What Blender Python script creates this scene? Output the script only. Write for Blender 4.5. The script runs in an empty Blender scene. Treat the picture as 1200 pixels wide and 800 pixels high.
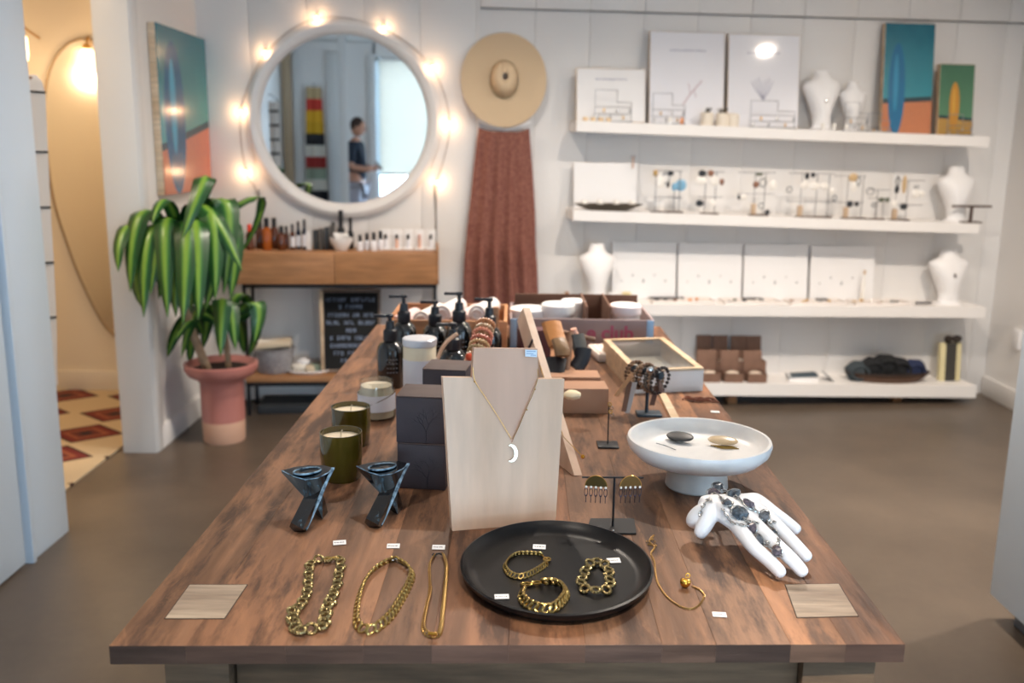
import bpy, bmesh, math, random
from mathutils import Matrix, Vector, Euler
random.seed(7)
R = math.radians
SC = bpy.context.scene
COL = SC.collection
# ---------------------------------------------------------------- camera, world, lights, exposure
FPX, CAMH, PITCH, ROLL = 1090.0, 1.38, 11.66, 0.8
cam_d = bpy.data.cameras.new('camera'); cam = bpy.data.objects.new('camera', cam_d); COL.objects.link(cam)
cam_d.sensor_width = 36.0; cam_d.lens = FPX/1200*36; cam_d.clip_start = .05
_p, _r = R(PITCH), R(ROLL)
CF = Vector((0, math.cos(_p), -math.sin(_p))); _rt = Vector((1,0,0)); _up = _rt.cross(CF)
CR = _rt*math.cos(_r)+_up*math.sin(_r); CU = -_rt*math.sin(_r)+_up*math.cos(_r)
CO = Vector((0,0,CAMH))
m = Matrix((CR, CU, -CF)).transposed().to_4x4(); m.translation = CO
cam.matrix_world = m
cam_d.dof.use_dof = True; cam_d.dof.focus_distance = 1.42; cam_d.dof.aperture_fstop = 4.0
SC.camera = cam
SC.view_settings.view_transform = 'Standard'; SC.view_settings.look = 'None'
SC.view_settings.gamma = 1.0; SC.view_settings.use_curve_mapping = False
SC.view_settings.exposure = 0.0
W = bpy.data.worlds.new('sky'); SC.world = W; W.use_nodes = True
bg = W.node_tree.nodes['Background']; bg.inputs[0].default_value = (.70,.86,1.0,1); bg.inputs[1].default_value = 1.4
try:
    SC.cycles.max_bounces = 7; SC.cycles.diffuse_bounces = 4; SC.cycles.sample_clamp_indirect = 4.0
    SC.cycles.use_denoising = True; SC.cycles.caustics_reflective = False
except Exception: pass
def area(name, loc, rot, sx, sy, power, color, shape='RECTANGLE', spread=180):
    l = bpy.data.lights.new(name, 'AREA'); l.shape = shape; l.size = sx; l.size_y = sy
    l.energy = power; l.color = color; l.spread = R(spread)
    o = bpy.data.objects.new(name, l); o.location = loc; o.rotation_euler = rot; COL.objects.link(o); return o
CAN_POS = [(2.35,3.10),(0.95,3.05),(-0.25,3.35),(2.3,0.9),(-0.5,0.9),(0.4,-0.15)]
CAN_POW = [44,41,24,3,4,44]
CAN_SPR = [155,140,140,140,120,84]
WARM = (1.0,.88,.76)
for (x,y),w_,s_ in zip(CAN_POS,CAN_POW,CAN_SPR):
    area('can_light', (x,y,2.70), (0,0,0), .10,.10, w_, WARM, 'DISK', s_)
SKYC = (.50,.74,1.0)
area('daylight_rear_window', (1.1,-3.16,1.40), (R(90),0,0), 2.9,2.2, 370, SKYC)
area('daylight_side_window', (2.96,-1.15,1.35), (0,R(90),0), 1.75,1.95, 48, SKYC)
def point(name, loc, power, color, rad=.02):
    l = bpy.data.lights.new(name, 'POINT'); l.energy = power; l.color = color; l.shadow_soft_size = rad
    o = bpy.data.objects.new(name, l); o.location = loc; COL.objects.link(o); return o
# ---------------------------------------------------------------- where a line of sight meets a real plane
def ray(px, py):
    return (CF*FPX + CR*(px-600) - CU*(py-400)).normalized()
def A(px, py, z):
    d = ray(px,py); return CO + d*((z-CAMH)/d.z)
TZ = .80
def T(px, py): return A(px,py,TZ)
def atY(px, py, Y):
    d = ray(px,py); return CO + d*(Y/d.y)
def atX(px, py, X):
    d = ray(px,py); return CO + d*(X/d.x)
def onplane(px, py, P, N):
    d = ray(px,py); return CO + d*((P-CO).dot(N)/d.dot(N))
def mpp(P): return (P-CO).dot(CF)/FPX
YAW = math.atan(.095); P0 = Vector((0,5.10,0)); UX = Vector((math.cos(YAW), math.sin(YAW), 0)); WN = Vector((math.sin(YAW), -math.cos(YAW), 0))
def Wp(px, py, off=0): return onplane(px, py, P0+WN*off, WN)
def Wu(u, off, z): return P0 + UX*u + WN*off + Vector((0,0,z))
def uof(P): return (P-P0).dot(UX)
# ---------------------------------------------------------------- materials
def lin(c):
    if isinstance(c, str):
        c = tuple(int(c[i:i+2],16)/255 for i in (0,2,4))
        c = tuple((x/12.92 if x<=.04045 else ((x+.055)/1.055)**2.4) for x in c)
    return (c[0],c[1],c[2],1)
MATS = {}
def nodes(m): return m.node_tree.nodes, m.node_tree.links
def mat(name, col, rough=.5, metal=0, **k):
    if name in MATS: return MATS[name]
    m = bpy.data.materials.new(name); m.use_nodes = True; N, L = nodes(m); b = N['Principled BSDF']
    b.inputs['Base Color'].default_value = lin(col); b.inputs['Roughness'].default_value = rough; b.inputs['Metallic'].default_value = metal
    for kk, v in k.items():
        if kk in ('var','scale','bump','bscale','stretch','col2','tint'): continue
        b.inputs[kk].default_value = v
    tc = None
    if 'var' in k or 'col2' in k or 'bump' in k:
        tc = N.new('ShaderNodeTexCoord'); mp = N.new('ShaderNodeMapping'); L.new(tc.outputs['Object'], mp.inputs[0])
        mp.inputs['Scale'].default_value = k.get('stretch', (1,1,1))
    if 'var' in k or 'col2' in k:
        nz = N.new('ShaderNodeTexNoise'); nz.inputs['Scale'].default_value = k.get('scale',8); nz.inputs['Detail'].default_value = 5
        L.new(mp.outputs[0], nz.inputs[0])
        cr = N.new('ShaderNodeValToRGB'); c = lin(col)
        c2 = lin(k['col2']) if 'col2' in k else tuple(x*(1-k['var']) for x in c[:3])+(1,)
        cr.color_ramp.elements[0].position = .35; cr.color_ramp.elements[1].position = .68
        cr.color_ramp.elements[0].color = c2; cr.color_ramp.elements[1].color = c
        L.new(nz.outputs[0], cr.inputs[0]); L.new(cr.outputs[0], b.inputs['Base Color'])
    if 'bump' in k:
        n2 = N.new('ShaderNodeTexNoise'); n2.inputs['Scale'].default_value = k.get('bscale',40); n2.inputs['Detail'].default_value = 4
        L.new(mp.outputs[0], n2.inputs[0]); bp = N.new('ShaderNodeBump'); bp.inputs['Strength'].default_value = k['bump']; bp.inputs['Distance'].default_value = .01
        L.new(n2.outputs[0], bp.inputs['Height']); L.new(bp.outputs[0], b.inputs['Normal'])
    MATS[name] = m; return m
def emit(name, col, s):
    if name in MATS: return MATS[name]
    m = bpy.data.materials.new(name); m.use_nodes = True; b = m.node_tree.nodes['Principled BSDF']
    b.inputs['Base Color'].default_value = lin(col); b.inputs['Emission Color'].default_value = lin(col); b.inputs['Emission Strength'].default_value = s
    MATS[name] = m; return m
def mixrgb(N, L, a, b_, fac, mode='MIX'):
    x = N.new('ShaderNodeMix'); x.data_type = 'RGBA'; x.blend_type = mode
    for s, v in ((6,a),(7,b_)):
        if isinstance(v, tuple): x.inputs[s].default_value = v
        else: L.new(v, x.inputs[s])
    if isinstance(fac,(int,float)): x.inputs[0].default_value = fac
    else: L.new(fac, x.inputs[0])
    return x.outputs[2]
def wood(name, light, dark, scale=1.0, axis='Y', rough=.5, streak=22, fib=(.78,1.08), tint=False, stain=0.0, bump=.15, spec=.5):
    """planed wood: long stretched noise grain, a finer fibre layer, optional per-object tint"""
    if name in MATS: return MATS[name]
    m = bpy.data.materials.new(name); m.use_nodes = True; N, L = nodes(m); b = N['Principled BSDF']; b.inputs['Roughness'].default_value = rough
    b.inputs['Specular IOR Level'].default_value = spec
    tc = N.new('ShaderNodeTexCoord'); mp = N.new('ShaderNodeMapping'); L.new(tc.outputs['Object'], mp.inputs[0])
    oi = N.new('ShaderNodeObjectInfo')
    cmb = N.new('ShaderNodeCombineXYZ'); 
    mul = N.new('ShaderNodeMath'); mul.operation = 'MULTIPLY'; mul.inputs[1].default_value = 37.0; L.new(oi.outputs['Random'], mul.inputs[0])
    for i in range(3): L.new(mul.outputs[0], cmb.inputs[i])
    if tint: L.new(cmb.outputs[0], mp.inputs['Location'])
    s = {'X':(.12,1,1),'Y':(1,.12,1),'Z':(1,1,.12)}[axis]; mp.inputs['Scale'].default_value = tuple(x*scale for x in s)
    n1 = N.new('ShaderNodeTexNoise'); n1.inputs['Scale'].default_value = streak; n1.inputs['Detail'].default_value = 6; n1.inputs['Distortion'].default_value = .8; L.new(mp.outputs[0], n1.inputs[0])
    n2 = N.new('ShaderNodeTexNoise'); n2.inputs['Scale'].default_value = streak*7; n2.inputs['Detail'].default_value = 3; L.new(mp.outputs[0], n2.inputs[0])
    cr = N.new('ShaderNodeValToRGB'); cr.color_ramp.elements[0].position = .3; cr.color_ramp.elements[1].position = .7
    cr.color_ramp.elements[0].color = lin(dark); cr.color_ramp.elements[1].color = lin(light); L.new(n1.outputs[0], cr.inputs[0])
    mr = N.new('ShaderNodeMapRange'); mr.inputs[1].default_value = .35; mr.inputs[2].default_value = .65; mr.inputs[3].default_value = fib[0]; mr.inputs[4].default_value = fib[1]; L.new(n2.outputs[0], mr.inputs[0])
    c = mixrgb(N, L, cr.outputs[0], mr.outputs[0], 1.0, 'MULTIPLY')
    if stain:
        n3 = N.new('ShaderNodeTexNoise'); n3.inputs['Scale'].default_value = 5; n3.inputs['Detail'].default_value = 8; n3.inputs['Roughness'].default_value = .7
        mp3 = N.new('ShaderNodeMapping'); mp3.inputs['Scale'].default_value = (3.6,.6,1); L.new(tc.outputs['Object'], mp3.inputs[0]); L.new(mp3.outputs[0], n3.inputs[0])
        mr3 = N.new('ShaderNodeMapRange'); mr3.inputs[1].default_value = .49; mr3.inputs[2].default_value = .60; mr3.inputs[3].default_value = 0; mr3.inputs[4].default_value = stain; L.new(n3.outputs[0], mr3.inputs[0])
        c = mixrgb(N, L, c, lin('3a2a22'), mr3.outputs[0])
        n4 = N.new('ShaderNodeTexNoise'); n4.inputs['Scale'].default_value = 13; n4.inputs['Detail'].default_value = 9; n4.inputs['Roughness'].default_value = .75; n4.inputs['Distortion'].default_value = 1.2; mp4 = N.new('ShaderNodeMapping'); mp4.inputs['Scale'].default_value = (2.0,.5,1); mp4.inputs['Location'].default_value = (3,1,0); L.new(tc.outputs['Object'], mp4.inputs[0]); L.new(mp4.outputs[0], n4.inputs[0])
        mr4 = N.new('ShaderNodeMapRange'); mr4.inputs[1].default_value = .54; mr4.inputs[2].default_value = .70; mr4.inputs[3].default_value = 0; mr4.inputs[4].default_value = .40; L.new(n4.outputs[0], mr4.inputs[0])
        c = mixrgb(N, L, c, lin('b58762'), mr4.outputs[0])
    if tint: c = mixrgb(N, L, c, oi.outputs['Color'], 1.0, 'MULTIPLY')
    L.new(c, b.inputs['Base Color'])
    if bump:
        bp = N.new('ShaderNodeBump'); bp.inputs['Strength'].default_value = bump; bp.inputs['Distance'].default_value = .004; L.new(n2.outputs[0], bp.inputs['Height']); L.new(bp.outputs[0], b.inputs['Normal'])
    MATS[name] = m; return m
def glass(name, col, rough=.02, alpha=None):
    if name in MATS: return MATS[name]
    m = mat(name, col, rough); b = m.node_tree.nodes['Principled BSDF']; b.inputs['Transmission Weight'].default_value = 1.0; b.inputs['IOR'].default_value = 1.45
    return m
def pane(name, col=(1,1,1), refl=.06, rough=.02):
    if name in MATS: return MATS[name]
    m = bpy.data.materials.new(name); m.use_nodes = True; N, L = nodes(m); N.clear()
    o = N.new('ShaderNodeOutputMaterial'); mx = N.new('ShaderNodeMixShader'); t = N.new('ShaderNodeBsdfTransparent'); g = N.new('ShaderNodeBsdfGlossy')
    t.inputs[0].default_value = lin(col); g.inputs['Roughness'].default_value = rough; mx.inputs[0].default_value = refl
    L.new(t.outputs[0], mx.inputs[1]); L.new(g.outputs[0], mx.inputs[2]); L.new(mx.outputs[0], o.inputs[0]); MATS[name] = m; return m
# ---------------------------------------------------------------- mesh builder
def frame(loc=(0,0,0), rz=0, rx=0, ry=0, s=1):
    return Matrix.Translation(Vector(loc)) @ Matrix.Rotation(rz,4,'Z') @ Matrix.Rotation(ry,4,'Y') @ Matrix.Rotation(rx,4,'X') @ Matrix.Scale(s,4)
def frame_to(a, b):
    """matrix whose z axis runs from a to b"""
    a = Vector(a); d = Vector(b)-a
    return Matrix.Translation(a) @ d.to_track_quat('Z','Y').to_matrix().to_4x4()
class MB:
    def __init__(s, M=None): s.v = []; s.f = []; s.M = M or Matrix()
    def add(s, vs, fs, M=None):
        n = len(s.v); MM = s.M @ M if M is not None else s.M
        s.v += [MM @ Vector(v) for v in vs]; s.f += [tuple(i+n for i in f) for f in fs]; return s
    def box(s, c, d, bev=0, M=None):
        x,y,z = c; a,b,h = d[0]/2, d[1]/2, d[2]/2
        if not bev:
            vs = [(x+i*a,y+j*b,z+k*h) for i in(-1,1) for j in(-1,1) for k in(-1,1)]
            return s.add(vs, [(0,1,3,2),(4,6,7,5),(0,4,5,1),(2,3,7,6),(0,2,6,4),(1,5,7,3)], M)
        r = min(bev, a*.95, b*.95, h*.95); bm = bmesh.new(); bmesh.ops.create_cube(bm, size=1)
        for v in bm.verts: v.co = Vector((v.co.x*2*a, v.co.y*2*b, v.co.z*2*h))
        bmesh.ops.bevel(bm, geom=bm.edges[:], offset=r, segments=2, profile=.5, affect='EDGES')
        vs = [(v.co.x+x, v.co.y+y, v.co.z+z) for v in bm.verts]; fs = [tuple(v.index for v in f.verts) for f in bm.faces]; bm.free()
        return s.add(vs, fs, M)
    def lathe(s, prof, n=32, M=None, sx=1, sy=1):
        vs = []; fs = []; idx = []
        for r, z in prof:
            if r < 1e-6: idx.append([len(vs)]); vs.append((0,0,z))
            else:
                idx.append(list(range(len(vs), len(vs)+n))); vs += [(sx*r*math.cos(2*math.pi*i/n), sy*r*math.sin(2*math.pi*i/n), z) for i in range(n)]
        for a, b in zip(idx, idx[1:]):
            if len(a)==1 and len(b)==1: continue
            for i in range(n):
                j = (i+1)%n
                if len(a)==1: fs.append((a[0], b[j], b[i]))
                elif len(b)==1: fs.append((a[i], a[j], b[0]))
                else: fs.append((a[i],a[j],b[j],b[i]))
        return s.add(vs, fs, M)
    def cyl(s, c, r, h, n=24, r2=None, M=None):
        r2 = r if r2 is None else r2
        return s.lathe([(0,c[2]),(r,c[2]),(r2,c[2]+h),(0,c[2]+h)], n, (M or Matrix()) @ Matrix.Translation((c[0],c[1],0)))
    def rod(s, a, b, r, n=8, r2=None):
        a = Vector(a); b = Vector(b); return s.cyl((0,0,0), r, (b-a).length, n, r2, frame_to(a,b))
    def sphere(s, c, r, n=12, M=None, jit=0):
        rr = r if isinstance(r, (tuple,list)) else (r,r,r); k = max(4, n//2)
        vs = [(c[0],c[1],c[2]-rr[2])]; fs = []
        for i in range(1,k):
            t = math.pi*i/k
            for j in range(n):
                a = 2*math.pi*j/n; q = 1+random.uniform(-jit,jit)
                vs.append((c[0]+q*rr[0]*math.sin(t)*math.cos(a), c[1]+q*rr[1]*math.sin(t)*math.sin(a), c[2]-q*rr[2]*math.cos(t)))
        vs.append((c[0],c[1],c[2]+rr[2])); e = len(vs)-1
        for j in range(n): fs.append((0, 1+(j+1)%n, 1+j)); fs.append((e, 1+(k-2)*n+j, 1+(k-2)*n+(j+1)%n))
        for i in range(k-2):
            for j in range(n):
                a = 1+i*n+j; b = 1+i*n+(j+1)%n; fs.append((a,b,b+n,a+n))
        return s.add(vs, fs, M)
    def tube(s, pts, r, n=8, closed=False, flat=1.0):
        pts = [Vector(p) for p in pts]; m = len(pts); rs = r if isinstance(r,(list,tuple)) else [r]*m
        vs = []; fs = []; up = Vector((0,0,1)); prev = None
        for i, p in enumerate(pts):
            a = pts[(i-1)%m] if (closed or i>0) else p; b = pts[(i+1)%m] if (closed or i<m-1) else p
            d = (b-a).normalized(); 
            if prev is None: x = d.cross(up) if abs(d.z)<.95 else d.cross(Vector((1,0,0)))
            else: x = prev - d*prev.dot(d)
            x.normalize(); prev = x; y = d.cross(x)
            vs += [p + x*rs[i]*math.cos(2*math.pi*k/n) + y*rs[i]*flat*math.sin(2*math.pi*k/n) for k in range(n)]
        for i in range(m if closed else m-1):
            for k in range(n):
                a = i*n+k; b = i*n+(k+1)%n; c = ((i+1)%m)*n+(k+1)%n; d_ = ((i+1)%m)*n+k; fs.append((a,b,c,d_))
        if not closed: fs.append(tuple(range(n))[::-1]); fs.append(tuple((m-1)*n+k for k in range(n)))
        return s.add(vs, fs)
    def torus(s, R_, r, n=24, k=8, M=None, ex=1, ey=1, rope=0):
        vs = []; fs = []
        for i in range(n):
            a = 2*math.pi*i/n
            for j in range(k):
                b = 2*math.pi*j/k; q = r*(1+(.34*math.cos(2*(b)+rope*a) if rope else 0))
                vs.append(((R_+q*math.cos(b))*math.cos(a)*ex, (R_+q*math.cos(b))*math.sin(a)*ey, q*math.sin(b)))
        for i in range(n):
            for j in range(k): fs.append((i*k+j, ((i+1)%n)*k+j, ((i+1)%n)*k+(j+1)%k, i*k+(j+1)%k))
        return s.add(vs, fs, M)
    def prism(s, poly, vec):
        """closed polygon of 3-D points pushed along vec"""
        vec = Vector(vec); n = len(poly); vs = [Vector(p) for p in poly] + [Vector(p)+vec for p in poly]
        fs = [tuple(range(n))[::-1], tuple(range(n,2*n))] + [(i,(i+1)%n,(i+1)%n+n,i+n) for i in range(n)]
        return s.add(vs, fs)
    def hull(s, pts):
        bm = bmesh.new(); 
        for p in pts: bm.verts.new(Vector(p))
        r = bmesh.ops.convex_hull(bm, input=bm.verts[:])
        bmesh.ops.delete(bm, geom=[g for g in bm.verts if not g.link_faces], context='VERTS')
        bm.verts.index_update(); vs = [v.co.copy() for v in bm.verts]; fs = [tuple(v.index for v in f.verts) for f in bm.faces]; bm.free()
        return s.add(vs, fs)
    def sheet(s, fn, nu, nv, th=0):
        vs = [Vector(fn(i/nu, j/nv)) for i in range(nu+1) for j in range(nv+1)]; w = nv+1
        fs = [(i*w+j,(i+1)*w+j,(i+1)*w+j+1,i*w+j+1) for i in range(nu) for j in range(nv)]
        if th:
            nrm = [Vector() for _ in vs]
            for f in fs:
                q = (vs[f[1]]-vs[f[0]]).cross(vs[f[3]]-vs[f[0]])
                for k in f: nrm[k] += q
            n0 = len(vs); vs += [v - (nrm[i].normalized()*th if nrm[i].length else Vector((0,0,th))) for i, v in enumerate(vs)]
            fs += [tuple(k+n0 for k in f)[::-1] for f in fs[:]]
            ring = [i*w for i in range(nu+1)] + [nu*w+j for j in range(1,nv+1)] + [i*w+nv for i in range(nu-1,-1,-1)] + [j for j in range(nv-1,0,-1)]
            for i in range(len(ring)):
                a, b = ring[i], ring[(i+1)%len(ring)]; fs.append((b,a,a+n0,b+n0))
        return s.add(vs, fs)
    def mesh(s, name, mt, inv=None, sharp=35):
        me = bpy.data.meshes.new(name); vs = [inv @ v for v in s.v] if inv is not None else s.v
        me.from_pydata([tuple(v) for v in vs], [], s.f); 
        for q in (mt if isinstance(mt,(list,tuple)) else [mt]): me.materials.append(q)
        me.validate(); me.update(); bm = bmesh.new(); bm.from_mesh(me); bmesh.ops.recalc_face_normals(bm, faces=bm.faces[:]); bm.to_mesh(me); bm.free()
        me.shade_smooth()
        try: me.set_sharp_from_angle(angle=R(sharp))
        except Exception: pass
        return me
WM = {}
def thing(name, label, cat, loc, rz=0, group=None):
    o = bpy.data.objects.new(name, None); COL.objects.link(o); o.empty_display_size = .05
    o.location = Vector(loc); o.rotation_euler = (0,0,rz); o['label'] = label; o['category'] = cat
    if group: o['group'] = group
    WM[o.name] = frame(loc, rz); return o
def obj(name, mb, mt, parent=None, loc=None, rz=0, label=None, cat=None, group=None, kind=None, sharp=35):
    if parent is not None: M = WM[parent.name]
    else: M = frame(loc, rz) if loc is not None else Matrix()
    me = mb.mesh(name, mt, M.inverted(), sharp); o = bpy.data.objects.new(name, me); COL.objects.link(o)
    if parent is not None: o.parent = parent
    else: o.matrix_world = M
    WM[o.name] = M
    if parent is not None: o.location = (0,0,0)
    for k, v in (('label',label),('category',cat),('group',group),('kind',kind)):
        if v: o[k] = v
    return o
def inst(name, me, parent, M, label=None):
    """a piece sharing its mesh with its like, placed by world matrix M"""
    o = bpy.data.objects.new(name, me); COL.objects.link(o); o.parent = parent
    o.matrix_local = WM[parent.name].inverted() @ M; WM[o.name] = M
    if label: o['label'] = label
    return o
def struct(name, mb, mt, **k): return obj(name, mb, mt, kind='structure', **k)
def text_mb(body, size, M, depth=.0008, align='CENTER', bold=0.0):
    c = bpy.data.curves.new('t','FONT'); c.body = body; c.size = size; c.extrude = depth; c.align_x = align; c.offset = bold
    o = bpy.data.objects.new('t', c); COL.objects.link(o); dg = bpy.context.evaluated_depsgraph_get(); dg.update(); me = bpy.data.meshes.new_from_object(o.evaluated_get(dg))
    mb = MB(); mb.add([v.co.copy() for v in me.vertices], [tuple(p.vertices) for p in me.polygons], M)
    bpy.data.objects.remove(o); bpy.data.curves.remove(c); bpy.data.meshes.remove(me); return mb
def spline(pts, n, closed=False):
    """Catmull-Rom through pts, n points evenly spaced by length"""
    P = [Vector(p) for p in pts]; m = len(P); out = []
    seg = m if closed else m-1
    for i in range(seg):
        a = P[(i-1)%m] if (closed or i>0) else P[i]; b = P[i]; c = P[(i+1)%m]; d = P[(i+2)%m] if (closed or i<m-2) else c
        for k in range(12):
            t = k/12; out.append(.5*((2*b)+(c-a)*t+(2*a-5*b+4*c-d)*t*t+(3*b-a-3*c+d)*t**3))
    out.append(P[0] if closed else P[-1])
    L = [0]
    for a, b in zip(out, out[1:]): L.append(L[-1]+(b-a).length)
    res = []; k = 0; tot = L[-1]; cnt = n if closed else n-1
    for i in range(n):
        t = tot*i/cnt
        while k < len(L)-2 and L[k+1] < t: k += 1
        q = (t-L[k])/max(1e-9, L[k+1]-L[k]); res.append(out[k].lerp(out[k+1], min(1,max(0,q))))
    return res
# ---------------------------------------------------------------- common materials
PAINT = mat('white_paint', 'e8e5e2', .55)
PAINT_DAYLIT = mat('daylight_tinted_paint', 'c4d1dd', .4)  # white door and cabinet, with the blue of the daylight put into the colour
CASE = mat('casing_paint', 'd9d8d6', .45)
WARMWALL = mat('side_room_paint', 'dccfb9', .6)
SHELFW = mat('shelf_white', 'f0ece8', .42)
BOARDW = mat('display_white', 'edebea', .5)
BLACK = mat('black_metal', '1c1d20', .42, .3)
DARK = mat('dark_metal', '2a2a2c', .5, .6)
BRASS = mat('brass', 'c79a54', .28, 1.0)
BRASSD = mat('aged_gold', 'ad8a4a', .3, 1.0)
GOLD = mat('bright_gold', 'd7a044', .22, 1.0)
SILVER = mat('silver', 'c9c8c5', .25, 1.0)
WHITEP = mat('white_plaster', 'f1efee', .42)
KRAFT = mat('kraft_card', 'a98467', .75, var=.12, scale=20)
KRAFTD = mat('brown_card', '80604f', .75, var=.15, scale=25)
PAPER = mat('tag_paper', 'f3f0ee', .6)
INK = mat('grey_ink', '8a8890', .6)
INKD = mat('dark_ink', '55545c', .6)
OAK = wood('oak', 'bb8a60', '94663f', .8, 'X', .5, 10)
OAKP = wood('pale_pine', 'eacab0', 'd3ad8f', .9, 'Z', .55, 8, fib=(.93,1.03), bump=.05)
OAKPX = wood('pale_pine_flat', 'e0cbb0', 'c8ab88', .9, 'X', .55, 13, bump=.08)
NECKW = wood('neck_pine', 'd9b39b', 'cba288', .7, 'Z', .55, 7, fib=(.95,1.02), bump=.04)
# ---------------------------------------------------------------- concrete floor
def floor_material():
    m = bpy.data.materials.new('polished_concrete'); m.use_nodes = True; N, L = nodes(m); b = N['Principled BSDF']
    tc = N.new('ShaderNodeTexCoord'); n = N.new('ShaderNodeTexNoise'); n.inputs['Scale'].default_value = .9; n.inputs['Detail'].default_value = 7; n.inputs['Roughness'].default_value = .6; L.new(tc.outputs['Object'], n.inputs[0])
    cr = N.new('ShaderNodeValToRGB'); e = cr.color_ramp.elements; e[0].position = .33; e[0].color = lin('443a31'); e[1].position = .7; e[1].color = lin('675a4d')
    L.new(n.outputs[0], cr.inputs[0]); n2 = N.new('ShaderNodeTexNoise'); n2.inputs['Scale'].default_value = 40; n2.inputs['Detail'].default_value = 4; L.new(tc.outputs['Object'], n2.inputs[0])
    mr = N.new('ShaderNodeMapRange'); mr.inputs[3].default_value = .9; mr.inputs[4].default_value = 1.08; L.new(n2.outputs[0], mr.inputs[0])
    L.new(mixrgb(N, L, cr.outputs[0], mr.outputs[0], 1.0, 'MULTIPLY'), b.inputs['Base Color'])
    b.inputs['Roughness'].default_value = .38; b.inputs['Specular IOR Level'].default_value = .45; return m
struct('floor', MB().box((-.3,1.2,-.05),(6.4,9.2,.1)), floor_material())
struct('ceiling', MB().box((-.3,1.2,2.80),(6.4,9.2,.08)), PAINT)
# back wall: backing slab, tongue boards as pieces
wb = struct('wall_back', MB(frame(P0,YAW)).box((.6,.10,1.35),(4.6,.12,2.8)), PAINT)
bw = .29; u = -1.66; 
while u < 2.86:
    st = .016 if u+bw < -.10 else .0
    wdt = bw; 
    if u < -.19 < u+bw: wdt = -.19-u; st = .016
    obj('wall_board', MB(frame(P0,YAW)).box((u+wdt/2, .02-st/2, 1.04+(.36 if st else 0)),(wdt-.0012,.04+st,2.10+(.68 if st else 0)),.0015), PAINT, wb)
    if not st: obj('upper_wall_board', MB(frame(P0,YAW)).box((u+wdt/2, .012-st/2, 2.45),(wdt-.002,.056+st,.70),.003), PAINT, wb)
    u += wdt
# right wall with a side window opening behind the camera
wr = MB()
wr.box((2.86,3.0,1.37),(.12,6.2,2.75)); wr.box((2.86,-2.6,1.37),(.12,1.0,2.75)); wr.box((2.86,-1.15,.2),(.12,2.1,.5)); wr.box((2.86,-1.15,2.5),(.12,2.1,.5))
struct('wall_right', wr, PAINT)
def window(name, c, w, h, axis, cols):
    root = bpy.data.objects.new(name, None); COL.objects.link(root); root['kind'] = 'structure'; root.location = Vector(c); WM[name] = frame(c)
    M = frame(c, R(90) if axis=='Y' else 0)
    fr = MB(M); t = .05
    for x in (-w/2+t/2, w/2-t/2): fr.box((x,0,0),(t,.08,h))
    for z in (-h/2+t/2, h/2-t/2): fr.box((0,0,z),(w,.08,t))
    obj('window_frame', fr, CASE, root)
    for i in range(1,cols): obj('mullion', MB(M).box((-w/2+w*i/cols,0,0),(.05,.07,h-2*t)), CASE, root)
    for i in range(cols): obj('pane', MB(M).box((-w/2+w*(i+.5)/cols,0,0),(w/cols-.05,.006,h-2*t)), pane('window_glass'), root)
    return root
window('window_1', (2.86,-1.15,1.35), 2.0, 1.8, 'Y', 2)
# rear wall with a wide window
rw = MB(); rw.box((-1.42,-3.06,1.37),(2.1,.12,2.75)); rw.box((2.75,-3.06,1.37),(.3,.12,2.75)); rw.box((1.1,-3.06,.12),(3.0,.12,.25)); rw.box((1.1,-3.06,2.66),(3.0,.12,.2))
struct('wall_rear', rw, PAINT)
window('window_2', (1.12,-3.06,1.41), 2.98, 2.32, 'X', 3)
SHADE = bpy.data.materials.new('roller_fabric'); SHADE.use_nodes = True
_N, _L = nodes(SHADE); _N.clear(); _o = _N.new('ShaderNodeOutputMaterial'); _t = _N.new('ShaderNodeBsdfTranslucent'); _d = _N.new('ShaderNodeBsdfDiffuse'); _a = _N.new('ShaderNodeMixShader')
_t.inputs[0].default_value = (.60,.52,.44,1); _d.inputs[0].default_value = (.45,.58,.64,1); _a.inputs[0].default_value = .45
_L.new(_t.outputs[0], _a.inputs[1]); _L.new(_d.outputs[0], _a.inputs[2]); _L.new(_a.outputs[0], _o.inputs[0])
sh = thing('roller_shade', 'pale blue roller shade pulled halfway down the rear window, seen in the round mirror', 'shade', (1.12,-2.975,2.55))
obj('shade_fabric', MB().box((1.12,-2.975,1.78),(2.9,.004,1.5)), SHADE, sh); obj('roller', MB().rod((-.3,-2.975,2.54),(2.55,-2.975,2.54),.022,12), CASE, sh); obj('bottom_bar', MB().box((1.12,-2.975,1.02),(2.9,.016,.03),.004), CASE, sh)
struct('ground', MB().box((0,-23,-.2),(60,39.4,.2)), mat('sunny_ground', 'b9b7a8', .9, var=.2, scale=.5))
LEAFB = mat('hedge_leaf', '3e6b2a', .7, var=.5, scale=9)
for k, (x, y, r_) in enumerate([(-.9,-9,.55),(1.2,-10,.8),(3.4,-9.5,.6),(5.6,-11,.9)]):
    hb = MB(); random.seed(40+k)
    for q in range(16):
        hb.sphere((x+random.uniform(-r_,r_), y+random.uniform(-.3,.3), random.uniform(.25,r_)), random.uniform(.2,.34), 8, jit=.25)
    lb = ['low shrub outside the window, leftmost','rounded shrub outside behind the window centre','small shrub outside on the right','tall shrub outside at far right'][k]
    obj('shrub', hb, LEAFB, loc=(x,y,-.1), label='green '+lb, cat='shrub')
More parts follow.
